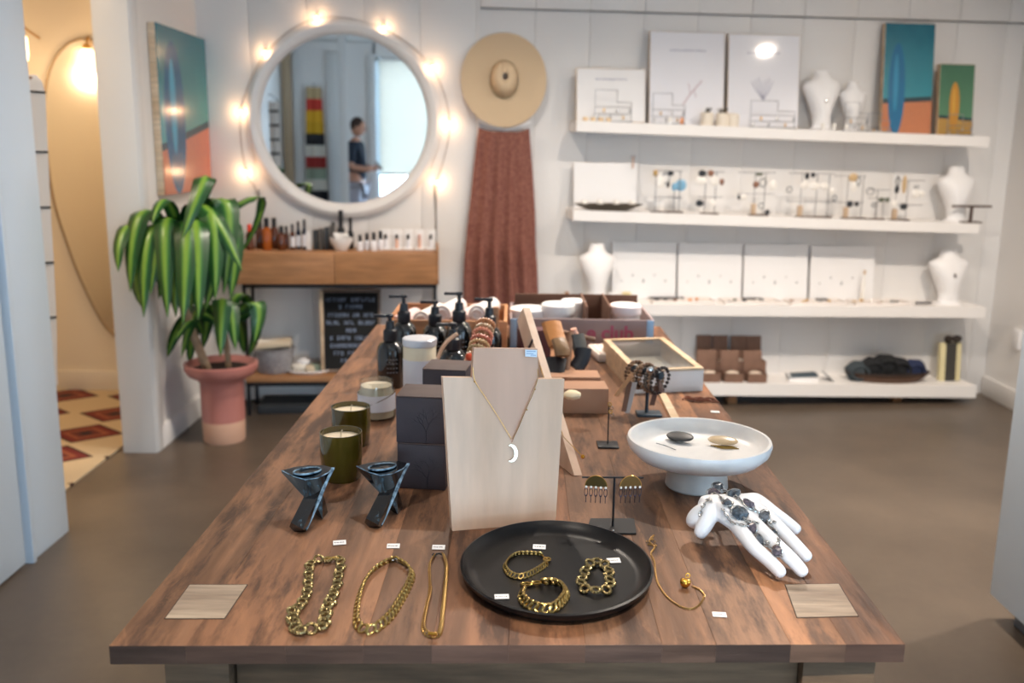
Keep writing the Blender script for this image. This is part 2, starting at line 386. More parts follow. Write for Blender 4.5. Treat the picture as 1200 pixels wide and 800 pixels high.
# left wall: near part, header, far part with the doorway between
XL = -1.62
wl = MB(); wl.box((XL-.07,.0,1.37),(.14,6.20,2.75)); wl.box((XL-.07,3.6,2.62),(.14,1.1,.36)); wl.box((XL-.07,4.62,1.37),(.135,1.10,2.75))
struct('wall_left', wl, PAINT)
casing = MB(); casing.box((XL+.008,3.035,1.3),(.022,.27,2.6),.003); casing.box((XL+.014,2.905,1.3),(.036,.022,2.6),.004)
struct('trim_1', casing, PAINT_DAYLIT)
struct('trim_2', MB().box((XL-.07,3.168,1.3),(.15,.022,2.6),.003), CASE)
tf = MB(); tf.box((XL-.07,4.062,1.3),(.155,.02,2.6),.003); tf.box((XL+.004,4.10,1.3),(.018,.075,2.6),.003)
struct('trim_3', tf, CASE)
d1 = struct('door_1', MB().box((XL+.006,2.45,1.05),(.014,.86,2.08),.003), PAINT_DAYLIT)
obj('door_handle', MB().box((XL+.03,2.725,.5),(.03,.02,.07),.005), BLACK, d1)
struct('baseboard_left', MB().box((XL+.007,4.53,.055),(.014,.83,.11),.004), PAINT)
struct('baseboard_right', MB().box((2.80-.008,2.9,.055),(.016,4.9,.11),.004), PAINT)
# the warm side room seen through the doorway
sr = MB(); sr.box((-2.6,5.19,1.37),(1.8,.12,2.75)); sr.box((-3.46,3.5,1.37),(.12,3.4,2.75)); sr.box((-2.6,1.9,1.37),(1.8,.12,2.75)); sr.box((XL-.148,4.62,1.37),(.012,1.05,2.75)); sr.box((XL-.148,2.5,1.37),(.012,1.3,2.75))
struct('wall_side_room', sr, WARMWALL)
struct('baseboard_side_room', MB().box((-2.6,5.12,.06),(1.68,.02,.12),.004), mat('warm_base','d8cdbb',.5))
area('side_room_fill_light', (-2.6,2.9,2.72), (0,0,0), .3,.3, 26, (1,.82,.62), 'DISK')  # added fill without a fitting, brightens the side room and its oval mirror
# kilim rug: lattice of lozenges
def rug_material():
    m = bpy.data.materials.new('kilim'); m.use_nodes = True; N, L = nodes(m); b = N['Principled BSDF']; b.inputs['Roughness'].default_value = .95
    tc = N.new('ShaderNodeTexCoord'); sp = N.new('ShaderNodeSeparateXYZ'); L.new(tc.outputs['Object'], sp.inputs[0])
    def mth(op, a, c=None):
        x = N.new('ShaderNodeMath'); x.operation = op
        for s, v in ((0,a),(1,c)):
            if v is None: continue
            if isinstance(v,(int,float)): x.inputs[s].default_value = v
            else: L.new(v, x.inputs[s])
        return x.outputs[0]
    U = mth('MULTIPLY', sp.outputs[0], 1/.42); V = mth('MULTIPLY', sp.outputs[1], 1/.34)
    a = mth('PINGPONG', U, .5); c = mth('PINGPONG', V, .5)      # 0..0.5
    s = mth('ADD', a, c)                                        # 0..1
    inner = mth('ABSOLUTE', mth('SUBTRACT', s, .5))
    cr = N.new('ShaderNodeValToRGB'); cr.color_ramp.interpolation = 'CONSTANT'; e = cr.color_ramp.elements
    e[0].position = 0; e[0].color = lin('241d1f'); e[1].position = .09; e[1].color = lin('632a22')
    for p, q in ((.20,'8f4f34'),(.28,'6e2620'),(.40,'3a2420'),(.45,'c4ae8d')): x = e.new(p); x.color = lin(q)
    L.new(s, cr.inputs[0]); L.new(cr.outputs[0], b.inputs['Base Color']); return m
rug = MB(frame((-2.47,4.30,0), 0)); rug.box((0,0,.006),(1.34,1.62,.012),.003)
obj('kilim_rug', rug, rug_material(), loc=(-2.47,4.30,0), label='cream and rust kilim rug with lozenge pattern on the side room floor', cat='rug')
# right-hand tall cabinet
c0 = A(1162,697,.07)
cb = thing('tall_cabinet', 'tall white cabinet with grey toe kick at the right edge of the room', 'cabinet', (c0.x+.3, c0.y-.7, 0))
obj('body', MB().box((c0.x+.30, c0.y-.75, 1.17),(.60,1.5,2.2),.004), PAINT_DAYLIT, cb)
obj('door', MB().box((c0.x-.006, c0.y-.36, 1.17),(.012,.70,2.18),.003), PAINT_DAYLIT, cb); obj('door', MB().box((c0.x-.006, c0.y-1.08, 1.17),(.012,.70,2.18),.003), PAINT_DAYLIT, cb)
obj('toe_kick', MB().box((c0.x+.32, c0.y-.76, .035),(.54,1.42,.07)), mat('toe_grey','77797c',.6), cb)
# ceiling downlights (above the frame; they also glint in glossy things)
for i,(x,y) in enumerate(CAN_POS):
    lb = ['right of the display table, lighting the shelves','over the far end of the display table','over the left side of the display table, lighting the console','near the tall cabinet on the right','near the white door on the left','behind the camera'][i]
    t = thing('ceiling_downlight', 'round recessed warm ceiling downlight '+lb, 'ceiling light', (x,y,2.75), group='recessed downlights')
    obj('trim_ring', MB(frame((x,y,2.752))).torus(.085,.01,32,8), CASE, t)
    obj('lamp_disc', MB(frame((x,y,2.748))).cyl((0,0,0),.075,.004,32), emit('lamp_glow','ffd2a0',6), t)
# ---------------------------------------------------------------- behind the camera, seen in the round mirror
st = thing('striped_garment', 'white cloth with black stripes hung by the left wall, seen only in the mirror', 'garment', (-1.53,-.6,.0+1.0))
def drape(c, wx, z0, z1, amp=.012, waves=3, ph=0):
    return lambda a,b: (c[0]+(a-.5)*wx, c[1]+amp*math.sin(a*waves*6.28+ph)*(1-.5*b), z0+(z1-z0)*b)
obj('cloth', MB().sheet(drape((-1.60,-.6),.18,.75,1.85),12,6,.004), mat('garment_white','ddd8d2',.9), st)
for k in range(7):
    z = .85+k*.15; obj('stripe', MB().box((-1.60,-.588+.0,z),(.17,.008,.022)), mat('stripe_black','1b1b1e',.8), st)
obj('hanger', MB().tube([(-1.69,-.6,1.85),(-1.6,-.6,1.93),(-1.51,-.6,1.85)],.005,6), DARK, st)
struct('trim_4', MB().box((-1.40,-2.985,1.3),(.10,.03,2.6),.004), CASE); struct('trim_5', MB().box((-.93,-2.985,1.3),(.16,.03,2.6),.004), CASE)
struct('trim_6', MB().box((-.42,-2.985,1.3),(.10,.03,2.6),.004), CASE)
sc_ = thing('patterned_scarf', 'yellow, red and grey patterned scarf hanging on the rear wall, seen in the mirror', 'scarf', (-1.18,-2.95,2.1))
cols = ['b9a27a','c23a2c','d9a325','c99a20','2c2b2e','d9d3c6','9a2f2a','8f9a86','d0cabc','222226']
for k,cn in enumerate(cols):
    z1 = 2.15-k*.15; obj('panel', MB().sheet(drape((-1.18,-2.94),.20+.012*k,z1-.15,z1,.012,2,k*.3),10,2,.004), mat('scarf_'+cn,cn,.9), sc_)
obj('hook', MB().tube([(-1.18,-2.99,2.17),(-1.18,-2.94,2.17),(-1.18,-2.93,2.19)],.006,6), DARK, sc_)
struct('trim_7', MB().box((-.815,-1.95,1.375),(.10,.10,2.75),.004), CASE)
struct('trim_8', MB().box((-1.53,-2.98,1.3),(.13,.03,2.6),.003), mat('beige_board','bfa98c',.6))
# person standing by the rear window
def skin(name, J, E_, root, mt, parent, sub=2):
    me = bpy.data.meshes.new(name); me.from_pydata([j[0] for j in J], E_, []); o = bpy.data.objects.new(name, me); COL.objects.link(o)
    md = o.modifiers.new('s','SKIN'); md.use_smooth_shade = True
    for i,j in enumerate(J):
        v = me.skin_vertices[0].data[i]; r_ = j[1]; v.radius = r_ if isinstance(r_,tuple) else (r_,r_)
    me.skin_vertices[0].data[root].use_root = True
    sb = o.modifiers.new('u','SUBSURF'); sb.levels = sub; sb.render_levels = sub
    dg = bpy.context.evaluated_depsgraph_get(); dg.update(); me2 = bpy.data.meshes.new_from_object(o.evaluated_get(dg)); bpy.data.objects.remove(o)
    me2.transform(WM[parent.name].inverted()); me2.materials.clear(); me2.materials.append(mt); me2.shade_smooth()
    o = bpy.data.objects.new(name, me2); COL.objects.link(o); o.parent = parent; WM[o.name] = WM[parent.name]; return o
px_, py_ = -.66, -2.5
SKINM = mat('skin','c08a70',.5)
ps = thing('person', 'person in dark navy shirt and pale shorts holding a phone, seen in the mirror', 'person', (px_,py_,0))
PR = R(-72)
V = lambda x,y,z: (px_+x*math.cos(PR)-y*math.sin(PR), py_+x*math.sin(PR)+y*math.cos(PR), z)
J = [(V(0,0,.96),.13),(V(0,0,1.12),.12),(V(0,.01,1.32),.15),(V(0,0,1.44),.09),(V(0,.02,1.52),.05),
     (V(-.19,0,1.40),.062),(V(-.24,.0,1.13),.048),(V(-.16,.22,1.10),.036),(V(-.10,.27,1.13),.02),
     (V(.19,0,1.40),.062),(V(.23,0,1.13),.048),(V(.14,.22,1.10),.036),(V(.06,.27,1.13),.02),
     (V(-.10,0,.88),.10),(V(-.11,.02,.50),.062),(V(-.11,0,.10),.042),(V(-.11,.14,.04),.035),
     (V(.10,0,.88),.10),(V(.11,.02,.50),.062),(V(.11,0,.10),.042),(V(.11,.14,.04),.035)]
Ed = [(0,1),(1,2),(2,3),(3,4),(2,5),(5,6),(6,7),(7,8),(2,9),(9,10),(10,11),(11,12),(0,13),(13,14),(14,15),(15,16),(0,17),(17,18),(18,19),(19,20)]
skin('body', J, Ed, 0, SKINM, ps)
skin('shirt', [(V(0,0,.90),.155),(V(0,0,1.10),.145),(V(0,.01,1.32),.165),(V(0,0,1.44),.09),(V(-.19,0,1.40),.075),(V(-.24,0,1.16),.062),(V(.19,0,1.40),.075),(V(.23,0,1.16),.062)], [(0,1),(1,2),(2,3),(2,4),(4,5),(2,6),(6,7)], 0, mat('navy_cloth','1d2533',.9), ps)
skin('shorts', [(V(0,0,.93),.15),(V(-.10,0,.84),.115),(V(-.11,.02,.56),.085),(V(.10,0,.84),.115),(V(.11,.02,.56),.085)], [(0,1),(1,2),(0,3),(3,4)], 0, mat('pale_cloth','a9a5ad',.9), ps)
hd = MB(frame(V(0,.04,1.63),PR,R(-12))); hd.sphere((0,0,0),(.075,.095,.115),20); hd.sphere((0,.095,-.01),(.012,.02,.022),8); hd.sphere((-.078,0,-.01),(.01,.02,.03),8); hd.sphere((.078,0,-.01),(.01,.02,.03),8); hd.sphere((0,.075,-.06),(.03,.02,.01),8)
obj('head', hd, SKINM, ps)
hm = MB(frame(V(0,.04,1.63),PR,R(-12))); hm.sphere((0,-.02,.03),(.083,.092,.105),18); obj('hair', hm, mat('brown_hair','3a261b',.8), ps)
ey = MB(frame(V(0,.04,1.63),PR,R(-12)))
for s in (-1,1): ey.sphere((s*.03,.09,.012),(.012,.008,.008),8)
obj('eyes', ey, mat('eye_dark','1d1714',.4), ps)
for s in (-1,1):
    fm = MB()
    for k in range(4): fm.tube([V(s*.08-.0+s*(-.01)*k,.27,1.135-.004*k), V(s*.055,.30+.003*k,1.145-.012*k), V(s*.03,.305,1.14-.012*k)], .0085, 6)
    fm.tube([V(s*.08,.26,1.14),V(s*.055,.285,1.165)],.009,6); obj('fingers', fm, SKINM, ps)
obj('phone', MB(frame(V(0,.31,1.15),PR,R(-50))).box((0,0,0),(.075,.14,.009),.004), BLACK, loc=V(0,.31,1.15), label='dark phone held by the person in the navy shirt', cat='phone')
# ---------------------------------------------------------------- round mirror
mc = Wp(404,141,.03); mroot = thing('round_mirror', 'large round wall mirror with thick white frame above the console', 'mirror', Wu(uof(mc),.018,mc.z), YAW)
MM = frame(Wu(uof(mc),.018,mc.z), YAW) @ Matrix.Rotation(R(90),4,'X')      # local z towards the room
obj('frame', MB(MM).lathe([(.425,.0),(.495,.0),(.505,.012),(.500,.032),(.478,.044),(.452,.040),(.436,.026),(.428,.010),(.425,0)],72), mat('mirror_frame','ebe6e2',.4), mroot)
obj('glass', MB(MM).cyl((0,0,.006),.430,.006,72), mat('mirror_glass','f4f6f6',.01,1.0), mroot)
# ---------------------------------------------------------------- string lights round the mirror
BULBS = [(288,202),(282,131),(311,62),(371,21),(449,33),(506,79),(527,145),(513,214)]
sl = thing('string_lights', 'string of small warm bulbs looped around the round mirror', 'string lights', Wu(uof(mc),.0,mc.z+.53), YAW)
bp = [Wp(x,y,.035) for x,y in BULBS]
wire = [Wp(305,300,.022), Wp(304,262,.022), Wp(300,222,.022)] + [b+WN*-.012 for b in bp] + [Wp(511,250,.022), Wp(508,300,.022)]
obj('wire', MB().tube(spline(wire,90), .0026, 6), mat('wire_pale','b9b0a8',.5), sl)
for x_,ya_,yb_ in ((305,222,296),(511,216,296)): obj('drop_wire', MB().tube([Wp(x_-2,ya_,.022),Wp(x_,(ya_+yb_)/2,.022),Wp(x_,yb_,.022)],.0032,6), mat('wire_grey','57504a',.5), sl)
BE = emit('bulb_glow','ffbb78',13)
for b in bp:
    bo = obj('bulb', MB().sphere(b, .0095, 10), BE, sl)
    obj('socket', MB().cyl((b.x,b.y,b.z+.010),.006,.014,8), mat('socket','8d857d',.5), bo)
    point('bulb_light', b+WN*.02, .42, (1,.60,.32), .014)
# ---------------------------------------------------------------- hat on a peg, dress below it
hc = Wp(590,94,.05); ht = thing('sun_hat', 'wide-brimmed tan straw hat hanging on the wall above the rust dress', 'hat', Wu(uof(hc),.02,hc.z), YAW)
HM = frame(Wu(uof(hc),.068,hc.z), YAW) @ Matrix.Rotation(R(90-7),4,'X')
hatm = mat('straw','d2b896',.85,bump=.12,bscale=120)
def brim(u_,v_):
    a = 6.2832*u_; r = .075+.145*v_; z = .012*math.sin(2*a+.6)*v_*v_+.01*(1-v_)
    return (r*1.02*math.cos(a), r*1.1*math.sin(a), z)
bm_ = MB(HM); bm_.sheet(brim,48,8,.004); obj('brim', bm_, hatm, ht)
cr_ = MB(HM)
def crown(u_,v_):
    a = 6.2832*u_; t = v_*math.pi/2; r = .082*math.cos(t*.96)**.55
    z = .10*math.sin(t)**.8 - .014*math.exp(-((r*math.cos(a))/.018)**2)*(1 if v_>.35 else v_/.35)*(.6+.4*math.sin(a))
    return (r*.86*math.cos(a), r*1.12*math.sin(a), z)
cr_.sheet(crown,40,14); obj('crown', cr_, hatm, ht)
obj('hat_band', MB(HM).lathe([(.086,.006),(.087,.020),(.084,.022)],40,None,.88,1.13), mat('hat_band','a08a63',.8), ht)
pg = Wp(545,111,.02); obj('wall_peg', MB(frame(Wu(uof(pg),.0,pg.z),YAW)@Matrix.Rotation(R(90),4,'X')).lathe([(0,.0),(.008,.0),(.007,.035),(.016,.04),(.017,.055),(0,.06)],16), WHITEP, loc=Wu(uof(pg),0,pg.z), label='small white round wall peg left of the hat', cat='peg')
d0 = Wp(591,150,.05)
dr = thing('hanging_dress', 'long rust-red sleeveless tiered dress on a white hanger against the wall', 'dress', Wu(uof(d0),.03,.55), YAW)
RUST = mat('rust_cloth','74423a',.95,col2='8f6052',scale=70,bump=.2,bscale=60)
prof = [(150,561,620),(165,559,621),(190,556,623),(220,553,625),(255,549,627),(285,546,627),(310,544,629),(335,543,630),(365,543,631),(392,542,632)]
us = [(uof(Wp(l,y,.05)), uof(Wp(r_,y,.05)), Wp(590,y,.05).z) for y,l,r_ in prof]
def dress(a,b, side=1):
    k = b*(len(us)-1); i = min(len(us)-2,int(k)); t = k-i
    l = us[i][0]*(1-t)+us[i+1][0]*t; r_ = us[i][1]*(1-t)+us[i+1][1]*t; z = us[i][2]*(1-t)+us[i+1][2]*t
    if b<.001: z -= .030*math.sin(math.pi*a)
    amp = .004+.016*b+(.010 if z<.86 else 0)
    off = .055+.035*math.sin(math.pi*a)*side + amp*math.sin(a*31+math.sin(b*3)*1.2)*math.sin(math.pi*a)**.5
    return Wu(l+(r_-l)*a, max(.016,off), z)
dm = MB(); dm.sheet(lambda a,b: dress(a,b,1), 60, 30, .003); obj('front', dm, RUST, dr)
dm = MB(); dm.sheet(lambda a,b: dress(a,b,-.6), 30, 12, .003); obj('back', dm, RUST, dr)
for yy in (276,316,):
    zz = Wp(590,yy,.05).z
    k = [i for i in range(len(us)-1) if us[i][2]>=zz>=us[i+1][2]][0]; bb = (k+(us[k][2]-zz)/(us[k][2]-us[k+1][2]))/(len(us)-1)
    obj('tier_seam', MB().tube([dress(a/40,bb,1)+WN*.003 for a in range(41)], .003, 5), RUST, dr)
hg = thing('white_hanger', 'white hanger holding the rust dress below the hat', 'hanger', Wu(uof(d0),.05,d0.z), YAW)
a0 = Wp(560,140,.06); a1 = Wp(622,143,.06); am = Wp(591,152,.06)
obj('bar', MB().tube(spline([a0,am,a1],16), .010, 8), WHITEP, hg)
obj('hook', MB().tube([am+Vector((0,0,.0)), am+Vector((0,0,.07)), Wu(uof(am),.02,am.z+.10)], .003, 6), SILVER, hg)
# ---------------------------------------------------------------- paintings
def paint_material(name, top, top2, sand, shape, sh2, hz, cx, cz, rx, rz, tilt=0.0):
    """flat painted picture, in generated coordinates of the canvas face (x across, z up)"""
    m = bpy.data.materials.new(name); m.use_nodes = True; N, L = nodes(m); b = N['Principled BSDF']; b.inputs['Roughness'].default_value = .22
    tc = N.new('ShaderNodeTexCoord'); sp = N.new('ShaderNodeSeparateXYZ'); L.new(tc.outputs['Generated'], sp.inputs[0])
    def mth(op, a, c=None):
        x = N.new('ShaderNodeMath'); x.operation = op; x.use_clamp = False
        for s, v in ((0,a),(1,c)):
            if v is None: continue
            if isinstance(v,(int,float)): x.inputs[s].default_value = v
            else: L.new(v, x.inputs[s])
        return x.outputs[0]
    X, Z = sp.outputs[0], sp.outputs[2]
    nz = N.new('ShaderNodeTexNoise'); nz.inputs['Scale'].default_value = 4; nz.inputs['Detail'].default_value = 5; L.new(tc.outputs['Generated'], nz.inputs[0])
    skyc = mixrgb(N, L, lin(top2), lin(top), mth('ADD', mth('MULTIPLY', Z, 1.1), mth('MULTIPLY', nz.outputs[0], -.3)))
    n3 = N.new('ShaderNodeTexNoise'); n3.inputs['Scale'].default_value = 22; n3.inputs['Detail'].default_value = 4; L.new(tc.outputs['Generated'], n3.inputs[0])
    sandc = mixrgb(N, L, lin(sand), lin('d98a5a'), mth('MULTIPLY', n3.outputs[0], .6))
    hzl = mth('ADD', mth('MULTIPLY', X, tilt), hz)
    below = mth('LESS_THAN', Z, hzl); c = mixrgb(N, L, skyc, sandc, below)
    band = mth('LESS_THAN', mth('ABSOLUTE', mth('SUBTRACT', Z, mth('ADD', hzl, .012))), .022); c = mixrgb(N, L, c, lin('27424a'), band)
    d = mth('ADD', mth('POWER', mth('ABSOLUTE', mth('DIVIDE', mth('SUBTRACT', X, cx), rx)), 2), mth('POWER', mth('ABSOLUTE', mth('DIVIDE', mth('SUBTRACT', Z, cz), rz)), 2))
    c = mixrgb(N, L, c, lin(shape), mth('LESS_THAN', d, 1))
    d2 = mth('ADD', mth('POWER', mth('ABSOLUTE', mth('DIVIDE', mth('SUBTRACT', X, cx-rx*.12), rx*.28)), 2), mth('POWER', mth('ABSOLUTE', mth('DIVIDE', mth('SUBTRACT', Z, cz+rz*.15), rz*.62)), 2))
    c = mixrgb(N, L, c, lin(sh2), mth('LESS_THAN', d2, 1)); L.new(c, b.inputs['Base Color']); return m
# left wall: canvas block hung on the wall
pa, pb, pc, pd = atX(190,30,-1.585), atX(240,43,-1.585), atX(243,220,-1.585), atX(191,231,-1.585)
y0, y1, z0, z1 = 4.27, 4.93, 1.155, 1.905
pt = thing('surf_painting', 'teal and coral canvas painting with a blue board on the left wall above the plant', 'painting', (XL,(y0+y1)/2,z0))
obj('stretcher', MB().box((XL+.017,(y0+y1)/2,(z0+z1)/2),(.034,y1-y0,z1-z0),.002), OAKPX, pt)
pm = MB().box((XL+.036,(y0+y1)/2,(z0+z1)/2),(.004,y1-y0,z1-z0))
pmat = paint_material('painting_left','2f6f80','5c9f9a','bd6f5c','1f5f86','4fa9cc',.27,.27,.46,.20,.46,.16)
for n_ in pmat.node_tree.nodes:
    if n_.type=='SEPXYZ':
        L_ = pmat.node_tree.links
        for l in list(L_):
            if l.from_node==n_ and l.from_socket==n_.outputs[0]: to = l.to_socket; L_.remove(l); L_.new(n_.outputs[1], to)
obj('canvas', pm, pmat, pt)
# ---------------------------------------------------------------- console
zt = .865; uL, uR, dp = -1.43, -.412, .30
con = thing('console_table', 'oak console table with thin dark metal legs under the round mirror', 'console table', Wu((uL+uR)/2,.17,0), YAW)
CM = frame(P0, YAW)  # local: x=u, y=-off
def cbox(mb, u0,u1,o0,o1,z0,z1,bev=0): return mb.box(((u0+u1)/2,-(o0+o1)/2,(z0+z1)/2),(abs(u1-u0),abs(o1-o0),abs(z1-z0)),bev)
um = (uL+uR)/2-.02
obj('drawer_front', cbox(MB(CM),uL+.012,um-.001,dp-.02,dp,.693,zt-.012,.002), OAK, con)
obj('drawer_front', cbox(MB(CM),um+.001,uR-.012,dp-.02,dp,.693,zt-.012,.002), OAK, con)
b_ = MB(CM); cbox(b_,uL,uL+.012,.03,dp,.69,zt,.001); cbox(b_,uR-.012,uR,.03,dp,.69,zt+.02,.001); cbox(b_,uL,uR,.03,dp-.02,.69,.70); obj('side_panel', b_, OAK, con)
obj('tabletop', cbox(MB(CM),uL+.012,uR-.012,.03,dp-.02,zt-.03,zt-.010,.001), OAK, con)
f_ = MB(CM)
cbox(f_,uL+.02,uR-.01,dp-.03,dp-.012,.672,.688)
obj('rail', f_, DARK, con)
for uu in (uL+.03,uR-.02):
    for of in (.05,dp-.02): obj('leg', cbox(MB(CM),uu-.008,uu+.008,of-.008,of+.008,0,.69), DARK, con)
obj('lower_shelf', cbox(MB(CM),uL+.02,uR-.01,.04,dp-.005,.178,.205,.002), OAK, con)
f_ = MB(CM); cbox(f_,uL+.02,uR-.01,dp-.03,dp-.012,.155,.177); cbox(f_,uL+.02,uR-.01,.05,.066,.155,.177); obj('shelf_rail', f_, DARK, con)
st_ = thing('dark_storage_board', 'dark flat panel lying on the floor under the console', 'panel', Wu(-.9,.17,0), YAW); obj('board', cbox(MB(CM),uL+.07,uR-.03,.05,.27,0,.045,.004), mat('charcoal','2b2f33',.7), st_)
# letter board on the lower shelf
lb0 = Wp(381,430,.20); lb1 = Wp(443,430,.20)
lbt = thing('letter_board', 'black letter board with rows of white letters in a wood frame on the console shelf', 'sign', Wu(uof(lb0)+.14,.16,.205), YAW)
LM = frame(Wu(uof(lb0)+.14,.20,.207), YAW, R(-8)); hw, hh = .155, .44
lf_ = obj('felt', MB(LM).box((0,0,hh/2),(2*hw-.02,.012,hh-.02)), mat('black_felt','121315',.9), lbt)
for c_, d_ in (((0,0,.008),(2*hw,.022,.016)),((0,0,hh-.008),(2*hw,.022,.016)),((-hw+.006,0,hh/2),(.014,.022,hh)),((hw-.006,0,hh/2),(.014,.022,hh))): obj('frame', MB(LM).box(c_,d_,.001), wood('board_frame','8d7a6a','6f5d50'), lbt)
rows = [[6,7],[1,5],[6,2,3],[4,3,5],[3],[1,4,5],[12],[3,6],[6]]
lt = MB(LM); random.seed(3)
for i, row in enumerate(rows):
    n_ = sum(row)+len(row)-1; w_ = .0185; x = -n_*w_/2; z = hh-.055-i*.0405
    if i == 1: z += .004
    for wd in row:
        for q in range(wd):
            s_ = random.choice(['IL','IN','O','E','T','A']); h_ = .019
            lt.box((x+.003,-.009,z),(.0028,.003,h_))
            if s_ in('IN','O','A'): lt.box((x+.012,-.009,z),(.0028,.003,h_))
            if s_ in('O','E','T','A'): lt.box((x+.008,-.009,z+.008),(.010,.003,.0028))
            if s_ in('O','E','IL'): lt.box((x+.008,-.009,z-.008),(.010,.003,.0028))
            if s_ in('A','E'): lt.box((x+.008,-.009,z),(.008,.003,.0028))
            x += w_
        x += w_
obj('lettering', lt, mat('letter_white','93a3bf',.6), lf_)
obj('rest', MB(CM).box((uof(Wp(377,380,.22)),-.22,.43),(.016,.016,.44),.002), OAKPX, lbt)
# things on the console: px x, base y, off, kind
def bottle(mb, c, r, h, neck=.4, nh=.25, rz=0):
    mb.lathe([(0,0),(r*.95,0),(r,h*.02),(r,h*(1-nh)-.1*h),(r*.8,h*(1-nh)),(r*neck,h*(1-nh*.7)),(r*neck,h),(0,h)], 16, frame(c)); return mb
AMBER = mat('amber_glass','5a2a0c',.08, **{'Specular IOR Level':.8}); BLK = mat('black_plastic','131418',.3); WL = mat('white_label','e9e9ee',.5); AMBL = mat('amber_light','a8561a',.1)
def ctop(px, off, z=zt-.010): return Wu(uof(Wp(px,285,off)), off, z)
def vial(px, off, r, h, body, cap, lab, label, cat, group=None, caph=.28, labm=None, name='bottle'):
    p = ctop(px,off); t = thing(name, label, cat, p, YAW, group); bh = h*(1-caph)
    obj('body', MB(frame(p)).lathe([(0,0),(r*.94,0),(r,.003),(r,bh*.82),(r*.75,bh*.93),(r*.5,bh),(0,bh)],16), body, t)
    obj('cap', MB(frame(p)).lathe([(0,bh*.98),(r*.55,bh*.98),(r*.55,h*.97),(r*.4,h),(0,h)],12), cap, t)
    if lab: obj('label', MB(frame(p)).lathe([(r*1.02,bh*.15),(r*1.03,bh*.16),(r*1.03,bh*.68),(r*1.02,bh*.7)],16), labm or WL, t)
vial(278,.20,.026,.155,AMBER,BLK,1,'white-labelled bottle with black cap at the left end of the console','bottle')
vial(293,.17,.020,.13,AMBER,mat('red_cap','f0492c',.4),1,'small bottle with bright red-orange cap on the console','bottle',labm=mat('brownlab','6a4030',.5))
for k,(px,of,r,h) in enumerate([(305,.10,.024,.15),(313,.18,.024,.165),(322,.11,.022,.16),(330,.19,.020,.125)]):
    vial(px,of,r,h,AMBL if k in(1,) else AMBER,BLK,0,['dark amber bottle at the back, just right of the red-capped bottle','tallest, lighter orange amber bottle on the console','amber bottle behind the lighter orange bottle','short brown bottle right of the amber bottles'][k],'bottle','amber bottles on the console')
for k in range(4):
    px = 336+k*7; vial(px,.14+.02*(k%2),.013,.12+.012*k,AMBER if k<2 else mat('indigo_glass','262a3c',.2),BLK,k>0,['slim brown roller bottle, first of the slim row','slim roller bottle with white band, second of the slim row','slim dark blue bottle with white label, third of the slim row','slim dark blue bottle, last of the slim row beside the white box'][k],'bottle','slim roller bottles on the console')
def cobox(px, off, w, d, h, m_, label, cat='box', group=None, tilt=0, name='box'):
    p = ctop(px,off); return obj(name, MB(frame(p,YAW+tilt)).box((0,0,h/2),(w,d,h),.002), m_, loc=p, rz=YAW, label=label, cat=cat, group=group)
cobox(362,.16,.026,.03,.095,BOARDW,'upright white box right of the slim roller bottles','box',name='small_box')
for k in range(4): cobox(370+k*6.5,.15,.022,.05,.10+.008*k,mat('slate_box%d'%(k%2),['2c3136','4a4744'][k%2],.6),['dark slate box, leftmost of four thin boxes','brownish box, second of four thin dark boxes','dark slate box, third of four thin boxes','tall brownish box nearest the white bowl'][k],'box','thin dark boxes on the console',name='thin_box')
bp_ = ctop(400,.20); bw_ = thing('white_bowl','small white bowl heaped with rolled cards on the console','bowl',bp_,YAW)
obj('body', MB(frame(bp_)).lathe([(0,0),(.028,0),(.034,.008),(.056,.045),(.060,.066),(.054,.066),(.046,.05),(0,.02)],28), WHITEP, bw_)
random.seed(5)
rp = MB(frame(bp_))
for q in range(7): rp.rod((random.uniform(-.03,.03),random.uniform(-.02,.02),.05),(random.uniform(-.04,.04),random.uniform(-.03,.03),.085),.010,8)
obj('rolled_card', rp, BOARDW, bw_, kind='stuff')
vial(400,.08,.022,.20,mat('dark_bottle','16181c',.15),BLK,1,'tall dark dropper bottle with pale label behind the white bowl','bottle',caph=.42)
vial(411,.11,.016,.165,mat('dark_bottle','16181c',.15),BLK,0,'slim dark spray bottle behind the right side of the white bowl','bottle',caph=.4)
vial(391,.09,.018,.14,mat('dark_bottle','16181c',.15),BLK,0,'short dark bottle behind the left side of the white bowl','bottle',caph=.35)
for k in range(4): vial(422+k*8,.20-.03*(k%2),.017,.082+.006*k,WL,BLK,0,['black-capped white jar beside the white bowl','black-capped white jar, second after the bowl','black-capped white jar, third after the bowl','black-capped white jar next to the white cards'][k],'jar','black-capped white jars on the console',caph=.42)
for k in range(5):
    px = 452+k*13.2; p = ctop(px,.13); t = thing('carded_perfume', ['white card with small perfume vial, leftmost of five','white card with perfume vial, second of five','white card with perfume vial, middle of five','pinkish card with perfume vial, fourth of five','white card with perfume vial at the right end of the console'][k],'perfume',p,YAW,'carded perfumes on the console')
    obj('card', MB(frame(p,YAW)).box((0,.012,.052),(.052,.004,.104),.001), BOARDW, t)
    obj('vial', MB(frame(p,YAW)).cyl((0,-.004,0),.009,.055,12), mat('pink_glass','e3b9a6',.2) if k%2 else WL, t); obj('cap', MB(frame(p,YAW)).cyl((0,-.004,.055),.007,.024,12), BLK if k!=3 else mat('rose_cap','c99a90',.4), t)
    obj('tray', MB(frame(p,YAW)).box((0,-.012,.004),(.054,.045,.008),.001), BOARDW, t)
